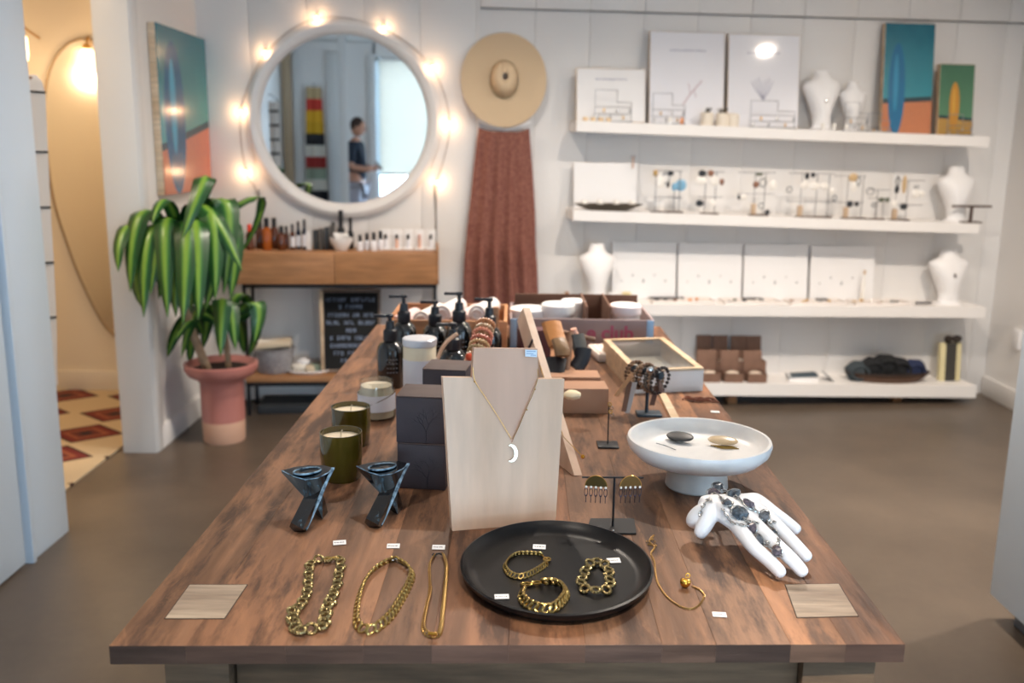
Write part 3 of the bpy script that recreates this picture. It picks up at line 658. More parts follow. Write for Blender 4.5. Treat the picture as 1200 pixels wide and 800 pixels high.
# lower shelf things
def ls(px,off): return Wu(uof(Wp(px,430,off)),off,.205)
p = ls(322,.15); bk = thing('wire_basket','grey woven basket of rolled cloths on the console lower shelf','basket',p,YAW)
obj('body', MB(frame(p,YAW)).lathe([(0,0),(.082,0),(.09,.01),(.105,.12),(.110,.125),(.106,.13),(.098,.12),(.084,.012),(0,.01)],24), mat('grey_mesh','a5a3a6',.6,var=.3,scale=60), bk)
for k in range(5): obj('rolled_cloth', MB(frame(p,YAW)).rod((-.10,-.05+.022*k,.14+.012*(k%2)),(.09,-.045+.02*k,.155-.01*(k%2)),.02,12), [mat('linen','cdbda4',.9),mat('cream_cloth','e3dccf',.9)][k%2], bk)
p = ls(362,.17); pl = thing('white_tray','white oval tray of folded cloths and stones on the console lower shelf','tray',p,YAW)
obj('body', MB(frame(p,YAW)).lathe([(0,0),(.10,0),(.115,.014),(.112,.018),(.098,.006),(0,.006)],30,None,1.05,.75), WHITEP, pl)
cloth = mat('cream_cloth','e3dccf',.9)
for k,(x,y,z,sx,m_) in enumerate([(-.05,.0,.03,.05,cloth),(-.03,.02,.055,.04,WHITEP),(.04,.0,.028,.045,mat('sage','8c9a86',.8)),(.01,-.02,.025,.03,mat('linen','cdbda4',.9))]):
    q = p+UX*x+WN*(-y)+Vector((0,0,z-.005)); mb = MB(frame(q)); mb.sphere((0,0,0),(sx,.03,.022),10,jit=.12)
    obj('bath_stone', mb, m_, loc=q, label=['cream folded cloth at the left of the white oval tray','white stone lying on the cream cloth in the tray','sage green stone on the right of the oval tray','beige stone at the front of the oval tray'][k], cat='stone', group='things on the oval tray')
# ---------------------------------------------------------------- plant
pp = Vector((-1.37,4.27,0)); pot = thing('potted_plant','tall dracaena with drooping striped leaves in a pink two-tone pot','plant',pp)
PINK = mat('pink_glaze','bb7b72',.35); CLAY = mat('bare_clay','c9a088',.8)
obj('pot', MB(frame(pp)).lathe([(.098,.10),(.100,.13),(.100,.285),(.112,.305),(.150,.325),(.168,.352),(.170,.378),(.160,.382),(.152,.365),(.12,.345),(0,.345)],48), PINK, pot)
obj('pot_base', MB(frame(pp)).lathe([(0,0),(.094,0),(.097,.008),(.099,.10),(.098,.103),(0,.103)],48), CLAY, pot)
obj('soil', MB(frame(pp)).lathe([(0,.352),(.145,.352),(.145,.349),(0,.349)],24), mat('soil','2c211a',.95), pot)
CANE = mat('cane','b79a7b',.8,var=.3,scale=30)
c1 = atY(214,300,4.10); c2 = atY(262,380,4.22)
obj('stem', MB().tube(spline([atY(243,432,4.26), atY(232,405,4.22), atY(222,375,4.17), c1],10), [.020]*4+[.017]*6, 10), CANE, pot)
obj('stem', MB().tube([atY(268,432,4.30), atY(266,410,4.30), c2], .014, 10), CANE, pot)
def leaf_mat():
    m = bpy.data.materials.new('striped_leaf'); m.use_nodes = True; N, L = nodes(m); b = N['Principled BSDF']; b.inputs['Roughness'].default_value = .32
    at = N.new('ShaderNodeAttribute'); at.attribute_name = 'across'; cr = N.new('ShaderNodeValToRGB'); e = cr.color_ramp.elements
    e[0].position = .0; e[0].color = lin('7fa03a'); e[1].position = .62; e[1].color = lin('16401a')
    x = e.new(.18); x.color = lin('6a9436'); x = e.new(.36); x.color = lin('2c6427'); x = e.new(.9); x.color = lin('1d4a1f')
    L.new(at.outputs['Fac'], cr.inputs[0]); L.new(cr.outputs[0], b.inputs['Base Color'])
    b.inputs['Subsurface Weight'].default_value = .0; return m
LEAF = leaf_mat()
def leaf(p0, p1, p2, w, parent, label=None):
    n = 14; pts = []
    for i in range(n+1):
        t = i/n; pts.append(p0*(1-t)**2 + p1*2*t*(1-t) + p2*t*t)
    vs = []; ac = []; fs = []; K = 6
    for i, p in enumerate(pts):
        t = i/n; d = (pts[min(n,i+1)]-pts[max(0,i-1)]).normalized(); side = d.cross(Vector((0,0,1)))
        if side.length < .25: side = d.cross(Vector((0,-1,0))) 
        h = Vector(((p2-p0).x,(p2-p0).y,0)); sd = h.cross(Vector((0,0,1)))
        if sd.length < .01: sd = Vector((1,0,0))
        side = (sd.normalized()*.55+Vector((.85 if sd.x>=0 else -.85,0,0))); side = (side-d*side.dot(d)).normalized(); nr = side.cross(d).normalized(); ww = 1.5*w*(math.sin(math.pi*min(1,t*.93+.05))**.65)*(1 if t<.97 else .15)
        for k in range(K+1):
            s = k/K*2-1; vs.append(p + side*s*ww + nr*(abs(s)*ww*-.35+.003*math.sin(t*24)*abs(s))); ac.append(abs(s))
    for i in range(n):
        for k in range(K): a = i*(K+1)+k; fs.append((a,a+1,a+K+2,a+K+1))
    mb = MB(); mb.add(vs, fs); me = mb.mesh('leaf', LEAF, WM[parent.name].inverted(), 80)
    o = bpy.data.objects.new('leaf', me); COL.objects.link(o); o.parent = parent; WM[o.name] = WM[parent.name]
    at = me.attributes.new('across','FLOAT','POINT')
    for i, a_ in enumerate(ac[:len(me.vertices)]): at.data[i].value = a_
    return o
LV = [ # apex px, tip px, depth of tip, half-width
 ((212,288),(196,236),(178,262),4.15,.024),((214,288),(238,205),(212,282),4.02,.030),((210,290),(170,245),(152,342),4.10,.034),((210,292),(150,262),(138,318),4.22,.030),
 ((212,292),(178,268),(168,372),4.00,.032),((212,292),(196,258),(196,372),3.98,.034),((214,292),(214,262),(214,380),3.95,.036),((214,292),(232,262),(232,375),3.98,.036),
 ((214,290),(244,248),(252,352),4.08,.034),((216,288),(262,232),(262,345),4.16,.034),((216,290),(272,262),(270,350),4.22,.034),((216,286),(300,232),(282,300),4.30,.020),
 ((214,292),(206,255),(186,350),4.35,.032),((214,292),(226,250),(246,345),4.38,.032),((214,292),(190,262),(176,345),4.40,.03),((214,290),(240,240),(284,318),4.12,.03),
 ((212,294),(162,300),(166,360),4.16,.028),((214,294),(222,285),(224,368),4.30,.03),((214,294),(205,282),(206,372),4.12,.032),((216,292),(250,280),(240,365),4.24,.03),
 ((260,382),(238,355),(212,418),4.18,.028),((260,382),(222,368),(196,418),4.28,.026),((262,382),(258,352),(258,418),4.12,.032),((262,382),(272,355),(276,410),4.16,.028),
 ((262,382),(296,352),(298,402),4.22,.030),((262,382),(302,368),(292,418),4.30,.028),((262,382),(285,345),(306,390),4.34,.026),((262,382),(246,355),(238,408),4.36,.028),
 ((262,382),(282,372),(286,414),4.40,.026),((262,382),(232,368),(222,428),4.38,.026),((238,392),(225,375),(205,398),4.15,.02)]
for k,(a_,b__,t_,Y_,w_) in enumerate(LV):
    Y_ = Y_-.17 if k<20 else Y_-.04
    if t_[0] < 185: Y_ = min(Y_, 3.86)
    p0 = atY(*a_, 4.10 if k<20 else 4.22); p2 = atY(*t_, Y_); pm_ = atY(*b__, (p0.y+Y_)/2)
    ctrl = pm_*2 - (p0+p2)*.5; ctrl += Vector((.03*math.sin(k*2.4),0,.015*math.cos(k*1.7))); leaf(p0, ctrl, p2, w_, pot)
# ---------------------------------------------------------------- side room: sconces, oval mirror, striped garment
GL = emit('shade_glow','ffd9a6',5)
for k,((x,y),Y_) in enumerate([((103,73),4.75),((25,57),4.75)]):
    c = atY(x,y,Y_); t = thing('globe_lamp', ['glowing frosted glass lamp in front of the oval mirror in the side room','glowing frosted glass lamp hanging at the far left edge beside the striped garment'][k],'lamp',c,0,'frosted lamps in the side room')
    obj('lamp_shade', MB(frame(c)).lathe([(0,-.062),(.018,-.062),(.028,-.05),(.031,-.02),(.031,.05),(.022,.062),(0,.062)],20), GL, t)
    obj('fitting', MB(frame(c)).lathe([(0,.063),(.018,.063),(.018,.085),(.006,.09),(0,.09)],14), BRASS, t)
    e_ = MB(); e_.tube([c+Vector((0,0,.09)),c+Vector((0,.02,.12)),c+Vector((-.07,.2,.115)),Vector((c.x-.09,5.12,c.z+.09))],.006,8); obj('arm', e_, BRASS, t)
    point('sconce_light', c+Vector((0,-.06,-.08)), 6, (1,.70,.42), .03)
ov = [(125,385),(100,340),(80,290),(63,235),(55,180),(52,120),(58,82),(72,58),(90,46),(112,48),(135,66),(160,110),(172,170),(178,240),(176,310),(165,365),(148,395)]
ovp = [atY(x,y,5.085) for x,y in ov]; cc = sum(ovp,Vector())/len(ovp)
om = thing('oval_mirror','tall oval mirror with thin brass rim leaning on the side room wall','mirror',(cc.x,5.09,cc.z))
sp_ = spline(ovp,60,True); obj('rim', MB().tube(sp_, .007, 8, True), mat('dull_rim','9a8468',.4,.6), om)
obj('glass', MB().prism([p+Vector((0,0,0)) for p in sp_], (0,.006,0)), mat('warm_mirror','fbf4e6',.20,1.0), om)
gq = [atY(27,88,3.42), atY(48,96,3.42)]
sg = thing('striped_cardigan','white cardigan with thin black stripes on a hanger just inside the side room doorway','garment',(-1.90,3.55,1.0))
ys = [(88,40),(96,46),(110,50),(178,53),(243,56),(308,60),(372,63),(432,64),(452,65)]
zz = [atY(x,y,3.45) for y,x in ys]
def card(a,b):
    k = b*(len(zz)-1); i = min(len(zz)-2,int(k)); t = k-i; e = zz[i]*(1-t)+zz[i+1]*t
    return Vector((e.x-.42*(1-a), 3.45+.02*math.sin(a*14)+.05*math.sin(a*3.1)*0-.03*math.sin(math.pi*a), e.z))
obj('cloth', MB().sheet(card,20,24,.006), mat('garment_white','ddd8d2',.9), sg)
for y_,x_ in [(108,50),(178,53),(243,56),(308,60),(372,63)]:
    zc = atY(x_,y_,3.45); sb = MB(); sb.tube([Vector((zc.x-.42*(1-a/12)+.002, 3.45+.02*math.sin(a/12*14)-.03*math.sin(math.pi*a/12)-.003, zc.z+(.02 if y_==108 else 0)*(1-a/12))) for a in range(13)], .008, 6, flat=.5); obj('stripe', sb, mat('stripe_black','1b1b1e',.8), sg)
tp = zz[0]; obj('hanger', MB().tube([tp+Vector((-.40,0,-.03)),tp+Vector((-.2,0,.04)),tp+Vector((-.01,0,-.01))],.006,6), mat('hanger_wood','8a6a50',.6), sg)
# ---------------------------------------------------------------- four wall shelves
SH = {1:(.295,2.529,1.530,1.482,.055),2:(.289,2.527,1.075,1.019,.055),3:(.36,2.623,.580,.557,.060),4:(.36,2.623,.152,.107,.070)}
def zs(k, u):
    a = SH[k]; return a[2]+(a[3]-a[2])*(u-a[0])/(a[1]-a[0])
for k,lb in ((1,'top white floating shelf with framed prints and paintings'),(2,'second white floating shelf lined with earring stands'),(3,'third white floating shelf with white jewellery trays'),(4,'lowest white shelf just above the floor with kraft boxes and a basket')):
    u0,u1,z0_,z1_,th = SH[k]; mb = MB()
    P = [Wu(u0,.0,z0_),Wu(u1,.0,z1_),Wu(u1,.0,z1_-th),Wu(u0,.0,z0_-th)]; mb.prism(P, WN*.24)
    t = thing('wall_shelf', lb, 'shelf', Wu((u0+u1)/2,0,(z0_+z1_)/2-th), YAW, 'white wall shelves')
    obj('shelf_board', mb, SHELFW, t)
    if k == 4:
        for uu in (.75,1.23,2.2): obj('foot', MB(frame(Wu(uu,.14,0),YAW)).box((0,0,(zs(4,uu)-th)/2),(.05,.06,zs(4,uu)-th),.002), OAK, t)
def S(k, px, off, py=None):
    u_ = uof(Wp(px, {1:145,2:250,3:355,4:447}[k], off)); return Wu(u_, off, zs(k,u_))
def uat(px, py, off): return uof(Wp(px,py,off))
# leaning framed prints (sheet in front of a frame)
SHEET = [None]
WIRE = mat('pale_wire','8f9094',.4,.8)
def panel(k, x0, x1, ytop, off, lean, label, m_=BOARDW, th=.016, edge=None, name='framed_print', cat='picture', group=None, draw=None):
    c = S(k,(x0+x1)/2,off); u0 = uat(x0,(ytop+({1:142,2:248,3:345,4:447}[k]))/2,off-.02); u1 = uat(x1,(ytop+({1:142,2:248,3:345,4:447}[k]))/2,off-.02)
    h = (Wp((x0+x1)/2,ytop,off-.03).z-c.z); c = Wu((u0+u1)/2,off,c.z); M = frame(c,YAW,R(-lean)) 
    t = thing(name,label,cat,c,YAW,group); w = u1-u0
    obj('frame', MB(M).box((0,0,h/2),(w,th,h),.0015), edge or OAKPX, t)
    SHEET[0] = obj('sheet', MB(M).box((0,-th/2-.0012,h/2),(w-.006,.002,h-.006)), mat('glazed_print','efeef2',.06) if draw and h>.35 else m_, t)
    if draw: draw(t, M, w, h, th)
    return t, M, w, h
def d_text(t,M,w,h,th):
    mb = MB(M); random.seed(int(w*1e4)); x = -w*.22
    while x < w*.24: l = random.uniform(.004,.012); mb.box((x,-th/2-.003,h*.80+random.uniform(-.001,.001)),(l,.001,.007)); x += l+.004
    obj('print_line', mb, mat('faint_ink','a9a8b8',.6), SHEET[0])
def d_branch(t,M,w,h,th):
    mb = MB(M); y = -th/2-.003
    mb.tube([(-w*.05,y,h*.22),(w*.05,y,h*.34),(w*.20,y,h*.48)],.003,5); mb.tube([(w*.05,y,h*.34),(w*.02,y,h*.45)],.002,5); mb.tube([(w*.1,y,h*.38),(w*.12,y,h*.30)],.002,5)
    obj('sprig_drawing', mb, mat('faint_pink','c3a9ad',.6), SHEET[0]); d_text(t,M,w,h,th)
def d_vase(t,M,w,h,th):
    mb = MB(M); y = -th/2-.003
    for a in range(7): mb.tube([(0,y,h*.30),(w*(-.12+.035*a),y,h*.42),(w*(-.17+.05*a),y,h*(.5+.02*(a%3)))],.0018,5)
    obj('flower_drawing', mb, mat('faint_ink','a9a8b8',.6), SHEET[0]); d_text(t,M,w,h,th)
panel(1,675,756,80,.13,8,'lowest white framed print at the left end of the top shelf',draw=d_text)
panel(1,761,849,36,.10,7,'tall white framed print with faint sprig drawing, left of the pair on the top shelf',draw=d_branch)
panel(1,853,937,39,.10,7,'tall white framed print with faint flower drawing, right of the pair on the top shelf',draw=d_vase)
def canvas(k,x0,x1,yt,off,lean,label,pm_):
    t,M,w,h = panel(k,x0,x1,yt,off,lean,label,pm_,.03,OAKPX,'canvas_painting','painting')
canvas(1,1035,1094,26,.10,6,'tall blue canvas with an upright blue surfboard and orange sand on the top shelf',paint_material('painting_blue','0f6178','3f9aa8','b87453','0f6a96','2f8fb6',.28,.27,.40,.17,.42,.03))
canvas(1,1099,1140,75,.12,6,'small green canvas with a yellow leaf shape at the right end of the top shelf',paint_material('painting_green','45735a','5c8a6a','b0994c','c98f3c','d9a84a',.25,.45,.42,.15,.33,-.04))
# necklace busts
def bust(k, px, yt, yb, wpx, off, label, slant=10, neckw=.42, group='white necklace busts'):
    c = S(k,px,off); h = Wp(px,yt,off).z-c.z; w = wpx*mpp(c); t = thing('necklace_bust',label,'display bust',c,YAW,group); M = frame(c,YAW,R(-slant))
    P = []
    for s in (1,-1):
        pts = [(.16,0),(.20,.25),(.42,.62),(.50,.74),(.42,.80),(.26,.84),(.20,.97),(.16,1.0)]
        pts = [(s*a*w, b*h) for a,b in pts]; P += pts if s>0 else pts[::-1]
    mb = MB(M)
    # swelling body: sheet with profile width and rounded depth
    prof_ = [(.0,.30),(.06,.24),(.22,.22),(.40,.30),(.62,.44),(.74,.49),(.80,.44),(.845,.27),(.90,.21),(1.0,.19)]
    def fn(a,b):
        i = 0; 
        while i < len(prof_)-2 and prof_[i+1][0] < b: i += 1
        tt = (b-prof_[i][0])/(prof_[i+1][0]-prof_[i][0]); r = prof_[i][1]+(prof_[i+1][1]-prof_[i][1])*max(0,min(1,tt)); an = 6.2832*a
        return (r*w*math.cos(an), .055*w/.2*math.sin(an)*(.45+.55*math.sin(math.pi*min(1,b*1.05))), b*h)
    mb.sheet(fn,28,26); mb.lathe([(0,h*.998),(.19*w,h*.998)],28,None,1,.12); obj('body', mb, WHITEP, t)
    obj('foot', MB(frame(c,YAW)).lathe([(0,0),(.34*w,0),(.34*w,.006),(.26*w,.012),(0,.012)],24,None,1,.7), WHITEP, t)
    return t, M, w, h
def bust_chain(M, w, h, label, drop=.45, col=SILVER, pend=None):
    mb = MB(M); pts = [(-.20*w,-.02,h*.86),(-.16*w,-.05*w-.02,h*.72),(0,-.30*w*.9,h*drop),(.16*w,-.05*w-.02,h*.72),(.20*w,-.02,h*.86)]
    loc = M @ Vector((0,-.27*w,h*drop)); t = thing('necklace',label,'necklace',loc,YAW,'necklaces on the white busts')
    obj('chain', mb.tube(spline(pts,22),.0022,6), col, t); obj('pendant', MB(M).sphere((0,-.29*w,h*drop-.012),(.008,.005,.011),8), pend or col, t)
t_,M_,w_,h_ = bust(1,963,81,148,46,.15,'tall white bust with silver necklace on the top shelf',10); bust_chain(M_,w_,h_,'fine silver necklace on the tall bust of the top shelf',.5)
bust(1,999,95,148,34,.12,'narrow white bust right of the tall bust on the top shelf',8)
t_,M_,w_,h_ = bust(2,1121,195,258,48,.13,'white bust at the right end of the second shelf',10)
bust(3,699,286,345,44,.16,'white bust at the left end of the third shelf',8)
t_,M_,w_,h_ = bust(3,1111,293,354,50,.13,'white bust at the right end of the third shelf',10); bust_chain(M_,w_,h_,'necklace with dark red drop on the right bust of the third shelf',.55,SILVER,mat('garnet','3a1014',.2))
# wire earring stands on the top shelf
def wire_stand(k, px, w, h, off, n, label, dots=(), leg=True):
    c = S(k,px,off); t = thing('wire_earring_stand',label,'earring stand',c,YAW,'wire earring stands'); M = frame(c,YAW); mb = MB(M)
    mb.tube([(-w/2,0,.004),(-w/2,0,h),(w/2*.2,0,h)],.0022,5); mb.tube([(w/2*.2,0,h),(w/2*.2,0,h*.62),(w/2,0,h*.62),(w/2,0,.004)],.0022,5)
    for i in range(n): z = h*(.25+.22*i); mb.tube([(-w/2,0,z),(w/2,0,z)],.0018,5)
    obj('rack', mb, WIRE, t); b = MB(M); b.box((0,0,.003),(w*1.05,.04,.006),.001); obj('base', b, WIRE, t)
    for i in range(6):
        x = -w/2+.012+i*(w-.02)/5; z = h*(.25+.22*(i%max(1,n)))-.018
        obj('earring', MB(M).sphere((x,-.005,z),(.005,.003,.012),6), [SILVER,BRASS,WIRE][i%3], t)
wire_stand(1,718,.19,.16,.20,2,'wire earring stand in front of the lowest print on the top shelf')
wire_stand(1,783,.17,.155,.20,2,'wire earring stand before the sprig print on the top shelf')
wire_stand(1,905,.24,.14,.20,2,'wide wire earring stand before the flower print on the top shelf')
wire_stand(1,1003,.13,.15,.21,2,'wire earring stand in front of the narrow bust on the top shelf')
wire_stand(1,1030,.12,.10,.20,1,'low wire stand between bust and blue canvas on the top shelf')
wire_stand(1,1125,.14,.11,.20,2,'wire earring stand in front of the green canvas')
def sthing(name, k, px, off, builder, m_, label, cat, group=None):
    c = S(k,px,off); return obj(name, builder(MB(frame(c,YAW))), m_, loc=c, rz=YAW, label=label, cat=cat, group=group)
CREAMW = mat('cream_wax','eadfce',.5)
for i,px in enumerate((828,846,858)):
    c = S(1,px,.19); t = thing('small_jar',['cream jar with dark sprig topping, leftmost of three on the top shelf','cream jar in the middle of three on the top shelf','plain cream jar, rightmost of three on the top shelf'][i],'jar',c,YAW,'cream jars on the top shelf')
    obj('body', MB(frame(c)).lathe([(0,0),(.03,0),(.034,.008),(.034,.06),(.028,.068),(0,.068)],20), CREAMW, t)
    if i<2:
        mb = MB(frame(c)); random.seed(i)
        for q in range(9): mb.rod((random.uniform(-.02,.02),random.uniform(-.02,.02),.066),(random.uniform(-.03,.03),random.uniform(-.02,.02),.09),.0025,5)
        obj('sprigs', mb, mat('dry_sprig','4d4638',.9), t, kind='stuff')
for i in range(4): sthing('tealight',1,686+i*9,.21,lambda b:b.lathe([(0,0),(.014,0),(.014,.018),(.006,.02),(0,.02)],14),mat('amber_wax','e3c59a',.4),['amber tealight at the left end of the top shelf','amber tealight, second from the left end of the top shelf','amber tealight, third from the left end of the top shelf','amber tealight, fourth from the left end of the top shelf'][i],'candle','small tealights on the top shelf')
for i,px in enumerate((965,978,992,785,799)): sthing('crystal',1,px,.225,lambda b:b.sphere((0,0,.020),(.012,.010,.020),6,jit=.2),mat('clear_crystal','f4f0e8',.08) if i!=4 else mat('peach_crystal','e9a072',.2),['clear crystal before the tall bust','small clear crystal between the two busts','clear crystal before the narrow bust','clear crystal before the sprig print','peach crystal before the sprig print'][i],'crystal','crystals on the top shelf')
# second shelf: white cards, tray, stands with studs
panel(2,672,746,190,.09,8,'white card panel with one hanging earring at the left end of the second shelf',BOARDW,.006,BOARDW,'display_card','card')
c = Wp(742,186,.10); t = thing('drop_earring','thin copper drop earring hanging at the corner of the white card panel','earring',c,YAW)
obj('hook', MB(frame(c,YAW)).tube([(-.012,0,.0),(-.012,0,.014),(.012,0,.014),(.012,0,0)],.0018,5), WIRE, t); obj('drop', MB(frame(c,YAW)).rod((0,0,.012),(0,0,-.05),.004,6), mat('copper','b9805a',.3,1.0), t)
c = S(2,713,.19); t = thing('dark_tray','shallow dark tray of round white stones on the second shelf','tray',c,YAW)
obj('body', MB(frame(c,YAW)).lathe([(0,0),(.10,0),(.19,.035),(.185,.037),(.10,.008),(0,.008)],32,None,1,.35), mat('bronze_tray','5b5348',.4,.3), t)
for i in range(4): 
    p = Wu(uof(c)-.13+i*.085,.19,c.z+.02); obj('pearl_stone', MB(frame(p)).sphere((0,0,.020),(.018,.018,.018),12), mat('pearl','f3eee6',.2), loc=p, label=['white stone at the left end of the dark tray','second white stone in the dark tray','third white stone in the dark tray','white stone at the right end of the dark tray'][i], cat='stone', group='stones in the dark tray')
PAL = {'w':mat('pearl','f3eee6',.2),'k':mat('jet','23262b',.3),'b':mat('brown_stud','8a604a',.4),'g':mat('grey_stud','87898b',.35,.4),'c':mat('sky_stud','7fb2d0',.3),'t':mat('tan_stud','c9ab80',.5),'o':mat('gold_stud','b8935c',.3,.9),'e':mat('olive_stud','5e6454',.4)}
STD = [
 (782,.19,[(768,'P'),(796,'B')],231,[(768,203,'o',3,4),(774,213,'w',5,8),(782,202,'g',4,3),(780,209,'g',6,7),(786,203,'k',4,3),(783,216,'k',2,4)],'first earring stand, gold and grey studs'),
 (800,.16,[(790,'P')],232,[(790,219,'c',3,5),(798,217,'c',7,7)],'second stand with sky-blue fish-shaped earrings'),
 (840,.19,[(826,'P'),(838,'P')],231,[(823,203,'k',5,4),(833,203,'b',4,4),(822,212,'w',7,5),(837,212,'w',5,6),(846,213,'b',3,4),(820,238,'k',5,4),(835,238,'w',4,4)],'third stand with black, brown and large white studs'),
 (888,.19,[(884,'T'),(896,'P')],227,[(890,204,'e',5,2),(886,216,'b',4,4),(894,214,'g',5,6),(906,217,'w',5,6),(871,231,'w',4,4),(866,231,'k',2,3),(892,241,'g',4,4),(899,249,'k',3,4)],'fourth stand with ring-shaped and brown studs'),
 (955,.19,[(938,'T'),(956,'P'),(970,'P')],236,[(946,206,'k',3,4),(953,205,'k',3,3),(943,217,'w',5,5),(954,218,'w',7,5),(966,218,'w',6,4),(975,224,'w',4,4),(925,222,'g',4,4)],'fifth stand with a row of large white studs'),
 (1000,.19,[(992,'T'),(1010,'P')],237,[(1000,208,'t',6,5),(1001,219,'w',4,6),(1006,212,'g',3,6),(996,239,'k',4,4),(1004,239,'k',3,3),(978,232,'g',3,4)],'sixth stand with tan card and two black studs'),
 (1028,.18,[(1028,'P')],232,[(1020,224,'g',6,5),(1033,234,'e',4,3),(1040,234,'e',3,3),(1024,240,'g',3,3)],'seventh stand with small grey-green earrings'),
 (1063,.19,[(1049,'T'),(1062,'P')],240,[(1052,213,'g',3,7),(1051,222,'k',3,5),(1060,216,'t',3,11),(1073,227,'w',5,5),(1080,227,'w',4,4),(1074,219,'g',3,2),(1048,239,'w',4,5),(1059,242,'k',5,4)],'eighth stand with a long tan earring and white pair')]
for px,off,posts,ybar,dots,lb in STD:
    c = S(2,px,off); t = thing('earring_stand','small '+lb+' on the second shelf','earring stand',c,YAW,'earring stands on the second shelf'); zb = c.z
    xs = [uat(q[0],ybar,off) for q in posts]; du = [uat(d[0],d[1],off) for d in dots]; zt_ = max(Wp(d[0],d[1],off).z for d in dots)
    lo, hi = min(xs+du)-.01, max(xs+du)+.01; b = MB(); mid=(lo+hi)/2
    obj('base', MB(frame(Wu((min(xs)+max(xs))/2,off,zb),YAW)).box((0,0,.004),(max(.09 if px!=800 else .03,max(xs)-min(xs)+(.04 if px!=800 else .0)),.05,.008),.001), mat('walnut_base','5c4a40',.5), t)
    for q,u_ in zip(posts,xs):
        if q[1]=='T': obj('post', MB(frame(Wu(u_,off,zb),YAW)).box((0,0,.032),(.024,.02,.064),.001), mat('tan_card','bfa58a',.7), t)
        else: obj('post', MB().rod(Wu(u_,off,zb),Wu(u_,off,zt_+.01),.0022,6), mat('stand_wire','77767a',.4,.7), t)
    bars = MB()
    for z in (Wp(px,ybar,off).z, zt_+.008): bars.rod(Wu(lo,off,z),Wu(hi,off,z),.0018,6)
    bars.rod(Wu(xs[0],off,zb),Wu(xs[0],off,zt_+.008),.0018,6)
    obj('bar', bars, mat('stand_wire','77767a',.4,.7), t)
    for d in dots:
        p = Wp(d[0],d[1],off+.008); s_ = mpp(p)
        if d[2]=='g': obj('earring', MB(frame(p,YAW)@Matrix.Rotation(R(90),4,'X')).torus(d[3]*s_*.8,.0032,16,6,None,1,d[4]/d[3]), PAL[d[2]], t)
        else: obj('earring', MB(frame(p,YAW)).sphere((0,0,0),(d[3]*s_,.005,d[4]*s_),10,jit=.05), PAL[d[2]], t)
c = S(2,1138,.20); t = thing('tee_stand','empty dark wooden T-bar stand before the right bust of the second shelf','display stand',c,YAW); WAL = mat('dark_walnut','4d3a31',.5)
obj('base', MB(frame(c,YAW)).box((0,0,.004),(.11,.05,.008),.001), WAL, t); obj('post', MB(frame(c,YAW)).box((0,0,.045),(.013,.013,.085)), WAL, t); obj('bar', MB(frame(c,YAW)).box((0,0,.09),(.225,.016,.012),.002), WAL, t)
# third shelf: four tall white backing panels, trays with small pieces
for i,(a_,b__) in enumerate([(717,792),(794,869),(871,946),(949,1024)]):
    t,M,w,h = panel(3,a_,b__,283+i*1.5,.06,6,['white backing panel behind the left trays, leftmost of four','white backing panel, second of four on the third shelf','white backing panel, third of four on the third shelf','white backing panel, rightmost of four on the third shelf'][i],BOARDW,.008,BOARDW,'backing_panel','panel','white backing panels')
    random.seed(i+9)
    for q in range(5): obj('stud', MB(M).sphere((w*(-.35+.17*q),-.008,h*(.32+.1*(q%2))),(.004,.003,.005 if q!=2 else .012),6), [SILVER,PAL['k'],PAL['g']][q%3], t)
TR = mat('tray_white','e4dcd6',.55)
for i,(a_,b__) in enumerate([(762,836),(845,912),(922,988),(996,1062)]):
    px = (a_+b__)/2; c = S(3,px,.15); w = (b__-a_)*mpp(c); t = thing('jewellery_tray',['white jewellery tray with dark pieces and orange stones, leftmost of four','white jewellery tray with a dark bracelet, second of four','white jewellery tray with small gold pieces, third of four','white jewellery tray beside the right bust, rightmost of four'][i],'tray',c,YAW,'jewellery trays on the third shelf'); M = frame(c,YAW)
    mb = MB(M); mb.box((0,0,.003),(w,.13,.006)); obj('floor', mb, TR, t)
    mb = MB(M)
    for y in (-.065,.065): mb.box((0,y,.008),(w,.004,.016))
    for x in (-w/2,w/2): mb.box((x,0,.008),(.004,.13,.016))
    obj('rim', mb, TR, t); random.seed(20+i)
    for q in range(7):
        x = w*(-.38+.127*q); y = random.uniform(-.035,.045); cn = [['k','k','b','w','e','t','w'],['k','e','k','w','w','g','w'],['b','t','o','w','g','t','w'],['t','o','w','b','w','g','k']][i][q]
        p = M @ Vector((x,y,.006)); mk = PAL[cn] if not(i==0 and q in(4,5)) else mat('orange_stone','d98a3a',.3)
        mb = MB(frame(p, random.uniform(0,3)))
        if q%3==0: mb.torus(.012,.003,16,6,Matrix.Translation((0,0,.003)))
        else: mb.sphere((0,0,.008),(.014,.009,.008),8,jit=.1)
        nm = 'ring' if q%3==0 else 'stone'
        obj(nm, mb, mk, loc=p, label='%s %s in the %s tray of the third shelf, %s'%({'k':'black','b':'brown','w':'white','e':'olive','t':'tan','g':'grey','o':'gold'}[cn] if mk!=MATS.get('orange_stone') else 'orange',nm,['leftmost','second','third','rightmost'][i], ['at its left edge','second from its left','third from its left','in its middle','third from its right','second from its right','at its right edge'][q]), cat=nm, group='pieces in the %s tray'%['leftmost','second','third','rightmost'][i])
for i,(px,w,cn) in enumerate([(780,.20,'k'),(880,.11,'e'),(962,.07,'g'),(1082,.09,'k')]):
    sthing('thin_tray' ,3,px,.085 if i<3 else .17,lambda b,w=w:b.box((0,0,.012),(w,.02,.010),.003),mat('dark_strip','4a4446',.5),['long dark holder behind the leftmost tray','dark olive holder behind the second tray','grey holder behind the third tray','dark holder beside the right bust of the third shelf'][i],'holder')
